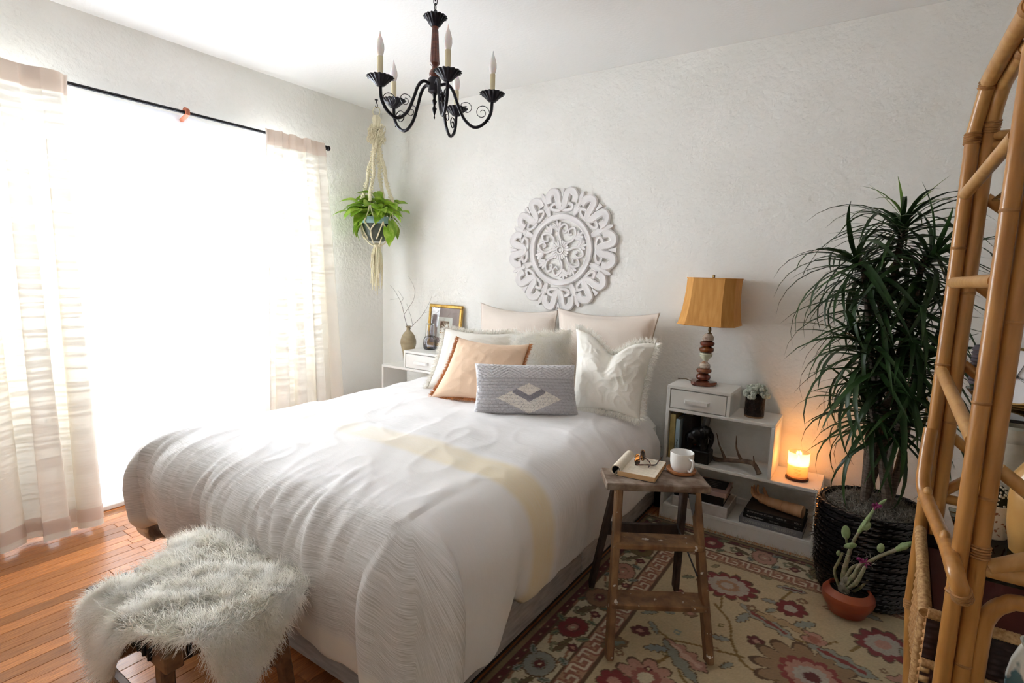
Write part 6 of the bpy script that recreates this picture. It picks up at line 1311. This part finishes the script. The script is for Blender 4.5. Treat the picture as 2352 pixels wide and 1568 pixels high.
b = MB(); b.lathe([(.0005, S1), (.062, S1), (.066, S1 + .01), (.066, S1 + .215), (.062, S1 + .225), (.065, S1 + .232), (.068, S1 + .24), (.066, S1 + .262), (.058, S1 + .268), (.056, S1 + .255), (.055, S1 + .02), (.0005, S1 + .015)], 44, (kx, ky, 0)); b.build('crock_body', mat('crackled_offwhite', (206, 202, 190), .4, (190, 186, 172), 26, bump=.1, bscale=120), ck)
vx, vy = onZ(2368, 1276, S1)[:2]
av = thing('amber_vase', (vx, vy, S1), 'cloudy amber shouldered glass vase on the lower glass shelf', 'vase')
b = MB(); b.lathe([(.0005, S1), (.034, S1), (.040, S1 + .006), (.050, S1 + .06), (.054, S1 + .13), (.051, S1 + .19), (.037, S1 + .215), (.032, S1 + .222), (.030, S1 + .232), (.038, S1 + .245), (.036, S1 + .247), (.027, S1 + .235), (.028, S1 + .222), (.0005, S1 + .21)], 44, (vx, vy, 0)); b.build('vase_body', mat('cloudy_amber', (196, 152, 88), .3, (182, 132, 66), 9, coat=.5, bump=.08, bscale=20), av)
S2 = 1.129
cb = onY(2333, 829, 1.63); kx, ky = cb[0] + .005, 1.63
ckk = thing('desk_clock', (kx, ky, S2), 'round brass desk clock with a plain white dial on the middle glass shelf', 'clock')
zc_ = S2 + .070; fn_ = np.array([-.42, -.90, .08]); B = basis(fn_); 
b = MB(); b.lathe([(.0005, -.042), (.050, -.042), (.064, -.03), (.066, .0), (.063, .004), (.060, .002), (.0605, -.004), (.0005, -.004)], 48, (kx, ky, zc_), B); b.build('brass_case', mat('polished_brass', (178, 150, 100), .25, metal=.9), ckk)
b = MB(); b.lathe([(.0005, -.003), (.0598, -.003), (.0598, -.0015), (.0005, -.0015)], 48, (kx, ky, zc_), B); b.build('dial', mat('white_dial', (228, 228, 230), .4), ckk)
hc = np.array([kx, ky, zc_]) + B[:, 2] * .0005
M_hand = mat('grey_clock_hand', (84, 84, 88), .4)
for a, L, w in ((.35, .032, .0028), (1.9, .046, .002), (2.2, .05, .0012)):
    d = B[:, 0] * math.sin(a) + B[:, 1] * math.cos(a); b = MB(); b.tube([hc - d * .008, hc + d * L], w / 2, 5, flat=.5); b.build('hand', M_hand, ckk)
b = MB(); b.ell(hc, (.004,) * 3, 10, 6); b.build('hand_boss', M_hand, ckk)
b = MB(); b.box((kx + .012, ky + .02, S2 + .003), (.06, .04, .006), .002); b.build('foot', mat('polished_brass', (178, 150, 100), .25, metal=.9), ckk)
rx_, ry_ = onZ(2256, 882, S2)[:2]
rv = MB(); rv.lathe([(.0005, S2), (.030, S2), (.032, S2 + .004)] + [(.029 + .0045 * (k % 2), S2 + .008 + k * .0052) for k in range(19)] + [(.026, S2 + .108), (.022, S2 + .108), (.022, S2 + .02), (.0005, S2 + .015)], 32, (rx_, ry_, 0)); o = rv.build('ribbed_vase', mat('purple_grey_ribbed', (92, 82, 88), .6, (70, 62, 68), 30)); tag(o, 'ribbed purple-grey cylinder vase on the middle glass shelf behind the front posts', 'vase')
# woven relief panel
def weave(corners, nu, nv, px_, m, nm, par, amp=.003, twill=False, cols=None):
    a, b_, c_, d = [np.array(q, float) for q in corners]; n_ = np.cross(b_ - a, d - a); n_ /= np.linalg.norm(n_); k = px_
    U, V = np.meshgrid(np.linspace(0, 1, nu * k + 1), np.linspace(0, 1, nv * k + 1), indexing='ij'); P = a + U[..., None] * (b_ - a) + V[..., None] * (d - a) + (U * V)[..., None] * (a + c_ - b_ - d)
    pu, pv = U * nu, V * nv; h_ = np.sin(math.pi * pu) * np.sin(math.pi * pv); gap = np.abs(np.sin(math.pi * pv)) ** .5 * np.abs(np.sin(math.pi * pu)) ** .15
    P = P + n_ * (amp * (np.sign(h_) * np.abs(h_) ** .6 * .6 + gap))[..., None]
    b = MB(); b.grid(P)
    if cols is not None: b.col = cols(U, V, pu, pv).reshape(-1, 3)
    return b.build(nm, m, par, smooth=180)
hp_ = thing('wicker_hamper', (.55, 1.70, .41), 'dark and natural woven wicker hamper on the bottom shelf of the rattan etagere', 'basket')
M_cane = mat('natural_cane_weave', (186, 142, 92), .7, (160, 114, 66), 60); M_dwick = mat('dark_brown_wicker', (58, 36, 32), .6, (40, 26, 24), 40); M_rimw = mat('wrapped_pale_cane', (196, 158, 108), .6, (150, 108, 64), 120)
M_redw = mat('red_brown_wood', (84, 38, 30), .5)
HX0, HX1, HY0, HY1, HZ0, HZ1 = .172, .86, 1.53, 1.85, .413, .705
weave([(HX0, HY1, HZ0), (HX0, HY0, HZ0), (HX0, HY0, HZ1 - .08), (HX0, HY1, HZ1)], 26, 22, 4, M_cane, 'side_panel', hp_)
weave([(HX0, HY0, HZ0), (HX1, HY0, HZ0), (HX1, HY0, HZ1 - .08), (HX0, HY0, HZ1 - .08)], 30, 16, 4, M_dwick, 'front_panel', hp_)
weave([(HX1, HY0, HZ0), (HX1, HY1, HZ0), (HX1, HY1, HZ1), (HX1, HY0, HZ1 - .08)], 14, 12, 3, M_cane, 'side_panel', hp_); weave([(HX1, HY1, HZ0), (HX0, HY1, HZ0), (HX0, HY1, HZ1), (HX1, HY1, HZ1)], 20, 10, 3, M_dwick, 'back_panel', hp_)
b = MB(); b.box(((HX0 + HX1) / 2, (HY0 + HY1) / 2, HZ0 + .004), (HX1 - HX0 - .01, HY1 - HY0 - .01, .008), .002); b.build('base', M_dwick, hp_)
def wrapped(nm, p, q, r, par=hp_):
    p, q = np.array(p, float), np.array(q, float); L = np.linalg.norm(q - p); n = int(L / .006); t = np.linspace(0, 1, n * 2 + 1); b = MB(); b.tube(p + (q - p) * t[:, None], r * (1 + .10 * (np.arange(n * 2 + 1) % 2)), 10); return b.build(nm, M_rimw, par, smooth=60)
wrapped('wrapped_rim', (HX0 - .004, HY1, HZ1 + .008), (HX0 - .004, HY0, HZ1 - .072), .013); wrapped('wrapped_rim', (HX0, HY0, HZ1 - .07), (HX1, HY0, HZ1 - .07), .012); wrapped('wrapped_rim', (HX0, HY0 - .006, HZ0 + .10), (HX1, HY0 - .006, HZ0 + .10), .010)
wrapped('wrapped_rim', (HX0 - .004, HY0 + .02, HZ1 - .09), (HX0 - .004, HY0 + .02, HZ0), .012)
b = MB(); b.box(((HX0 + HX1) / 2, (HY0 + HY1) / 2, HZ1 - .062), (HX1 - HX0 - .03, HY1 - HY0 - .04, .006), .002, np.array(Matrix.Rotation(.23, 3, 'X'))); b.build('lid_lining', M_redw, hp_)
def ccol(U, V, pu, pv):
    c1, c2, c3 = np.array(srgb((66, 40, 34))), np.array(srgb((196, 162, 112))), np.array(srgb((150, 112, 70))); r_ = np.floor(pv).astype(int); q = np.floor(pu).astype(int)
    out = np.where(((r_ >= 3) & ((q % 3 == 0) & (r_ % 2 == 0)))[..., None], c2, np.where((r_ >= 3)[..., None], c1, c3)); return out
weave([(HX0, HY0 - .004, HZ0 - .0), (HX1, HY0 - .004, HZ0), (HX1, HY0 - .004, HZ0 + .09), (HX0, HY0 - .004, HZ0 + .09)], 36, 7, 4, mat('patterned_wicker', (100, 70, 50), .7, attr='Col'), 'patterned_band', hp_, cols=ccol)
b = MB(); b.box(((xl + xr) / 2, (ETF + ETB) / 2 + .01, .4055), (EW - .04, ETB - ETF - .02, .012), .002); b.build('bottom_shelf', M_dwick, et)
# painted ceramic vase in front of the hamper
ix, iy, iz = *at(2392, 1495, 1.12)[:2], .0
ib = thing('painted_urn', (ix, iy, .0), 'white ceramic urn painted with blue-green foliage at the lower right, in front of the hamper', 'vase')
zt_ = .64
b = MB(); b.lathe([(.0005, .0085), (.05, .0085), (.052, .014), (.036, .03), (.028, .2), (.030, .42), (.036, .49), (.046, .53), (.048, .57), (.043, .61), (.034, zt_), (.030, zt_ + .01), (.034, zt_ + .02), (.03, zt_ + .02), (.026, zt_), (.0005, zt_ - .01)], 44, (ix, iy, 0)); b.build('urn_body', mat('painted_porcelain', (224, 224, 214), .2, (84, 116, 124), 14, mixlo=.50, mixhi=.56, detail=3, coat=.4), ib)

# ---------------------------------------------------------------- strap bench with a sheepskin
M_oak = mat('walnut_brown_oak', (122, 88, 58), .5, (92, 62, 40), 8, stretch=(1.5, 5, 5), bump=.08, bscale=50)
ZB = .452; bx0, bx1, by0, by1 = -1.83, -1.335, .525, .885
bn = thing('strap_bench', ((bx0 + bx1) / 2, (by0 + by1) / 2, 0), 'low oak bench with a black woven strap seat at the foot of the bed', 'bench')
rw = .045
for y in (by0 + rw / 2, by1 - rw / 2): b = MB(); b.box(((bx0 + bx1) / 2, y, ZB - .024), (bx1 - bx0, rw, .046), .004); b.build('seat_rail', M_oak, bn)
for x in (bx0 + rw / 2 + .012, bx1 - rw / 2 - .012): b = MB(); b.box((x, (by0 + by1) / 2, ZB - .024), (rw, by1 - by0 - 2 * rw, .042), .004); b.build('side_rail', M_oak, bn)
for sx in (0, 1):
    for sy in (0, 1):
        x = bx0 + .075 if sx == 0 else bx1 - .075; y = by0 + .03 if sy == 0 else by1 - .03
        b = MB(); b.beam((x, y, ZB - .047), (x + (-.055 if sx == 0 else .055), y + (-.02 if sy == 0 else .02), .0), .040, .034, (0, 1, 0), .005); b.build('leg', M_oak, bn)
for y in (by0 + .022, by1 - .022): b = MB(); b.box(((bx0 + bx1) / 2, y, .20), (bx1 - bx0 - .07, .024, .036), .004); b.build('stretcher', M_oak, bn)
for x in (bx0 + .052, bx1 - .052): b = MB(); b.box((x, (by0 + by1) / 2, .235), (.024, by1 - by0 - .07, .036), .004); b.build('stretcher', M_oak, bn)
M_strap = mat('black_leather_cord', (22, 20, 21), .5)
for i in range(13):
    x = bx0 + .07 + i * (bx1 - bx0 - .14) / 12
    for o_ in (0,):
        b = MB(); b.tube([(x, by0 - .005, ZB - .032), (x, by0 - .005, ZB - .006), (x, by0 + .006, ZB + .003), (x, (by0 + by1) / 2, ZB - .004), (x, by1 - .006, ZB + .003), (x, by1 + .005, ZB - .006), (x, by1 + .005, ZB - .032)], .0055, 7); b.build('seat_cord', M_strap, bn)
for i in range(8):
    y = by0 + .06 + i * (by1 - by0 - .12) / 7
    b = MB(); b.tube([(bx0 + .005, y, ZB - .032), (bx0 + .005, y, ZB - .004), (bx0 + .02, y, ZB + .004)] + [(x, y, ZB - .004 + .006 * (-1) ** (i + k)) for k, x in enumerate(np.linspace(bx0 + .07, bx1 - .07, 13))] + [(bx1 - .02, y, ZB + .004), (bx1 - .005, y, ZB - .004), (bx1 - .005, y, ZB - .032)], .0055, 7); b.build('seat_cord', M_strap, bn)
outl = [(-1.95, .86), (-1.86, .905), (-1.69, .925), (-1.5, .935), (-1.36, .93), (-1.29, .86), (-1.22, .79), (-1.14, .71), (-1.16, .64), (-1.27, .60), (-1.37, .555), (-1.47, .50), (-1.55, .42), (-1.61, .33), (-1.71, .345), (-1.77, .45), (-1.75, .56), (-1.79, .68), (-1.89, .79)]
O2 = spline([(x, y, 0) for x, y in outl], 96, True)[:, :2]; c0 = np.array([-1.58, .71]); nr = 26
G = np.zeros((96, nr, 3))
for i in range(96):
    for j in range(nr):
        q = c0 + (O2[i] - c0) * (j / (nr - 1)) ** .8; x, y = q; z = ZB + .022 + .006 * mn.noise(Vector((x * 9, y * 9, 0)))
        ex_ = max(0, x - (bx1 - .005)); ey_ = max(0, (by0 + .005) - y); el_ = max(0, (bx0 - .01) - x)
        rr_ = .035
        def dp(e): 
            return (rr_ * math.sin(min(e / rr_, math.pi / 2)), rr_ * (1 - math.cos(min(e / rr_, math.pi / 2))) + max(0, e - rr_ * math.pi / 2))
        ox, dz1 = dp(ex_); oy, dz2 = dp(ey_)
        X = min(x, bx1 - .005) + ox; Y = max(y, by0 + .005) - oy; G[i, j] = (X, Y, z - dz1 - dz2 - el_ * .35)
G[..., 0] += .015; G[..., 1] += .004
b = MB(); b.grid(G, True); skin = b.build('sheepskin_throw', M_fur, smooth=180); tag(skin, 'shaggy white sheepskin throw draped over the strap bench', 'throw')
N3 = normals(G); N3 *= np.sign(N3[..., 2:3] + .15 * (N3[..., 0:1] > .3) - .6 * N3[..., 1:2] * (np.abs(N3[..., 2:3]) < .3) + 1e-6)
# outward-facing on the hanging parts
for i in range(96):
    for j in range(nr):
        n_ = N3[i, j]; p_ = G[i, j]
        if p_[2] < ZB - .03 and n_[2] < .4:
            want = np.array([1.0, 0, 0]) if p_[0] > bx1 else np.array([0, -1.0, 0])
            if np.dot(n_, want) < 0: N3[i, j] = -n_
G2 = np.concatenate([G, G[:1]], 0); N2 = np.concatenate([N3, N3[:1]], 0)
G3 = G2[:, 2:]; N33 = N2[:, 2:]
fur(skin, G2, N2, 72000, .050, .0022, (.25, -.35, -.22), 7, curl=.26, lift=.6, clump=.42)
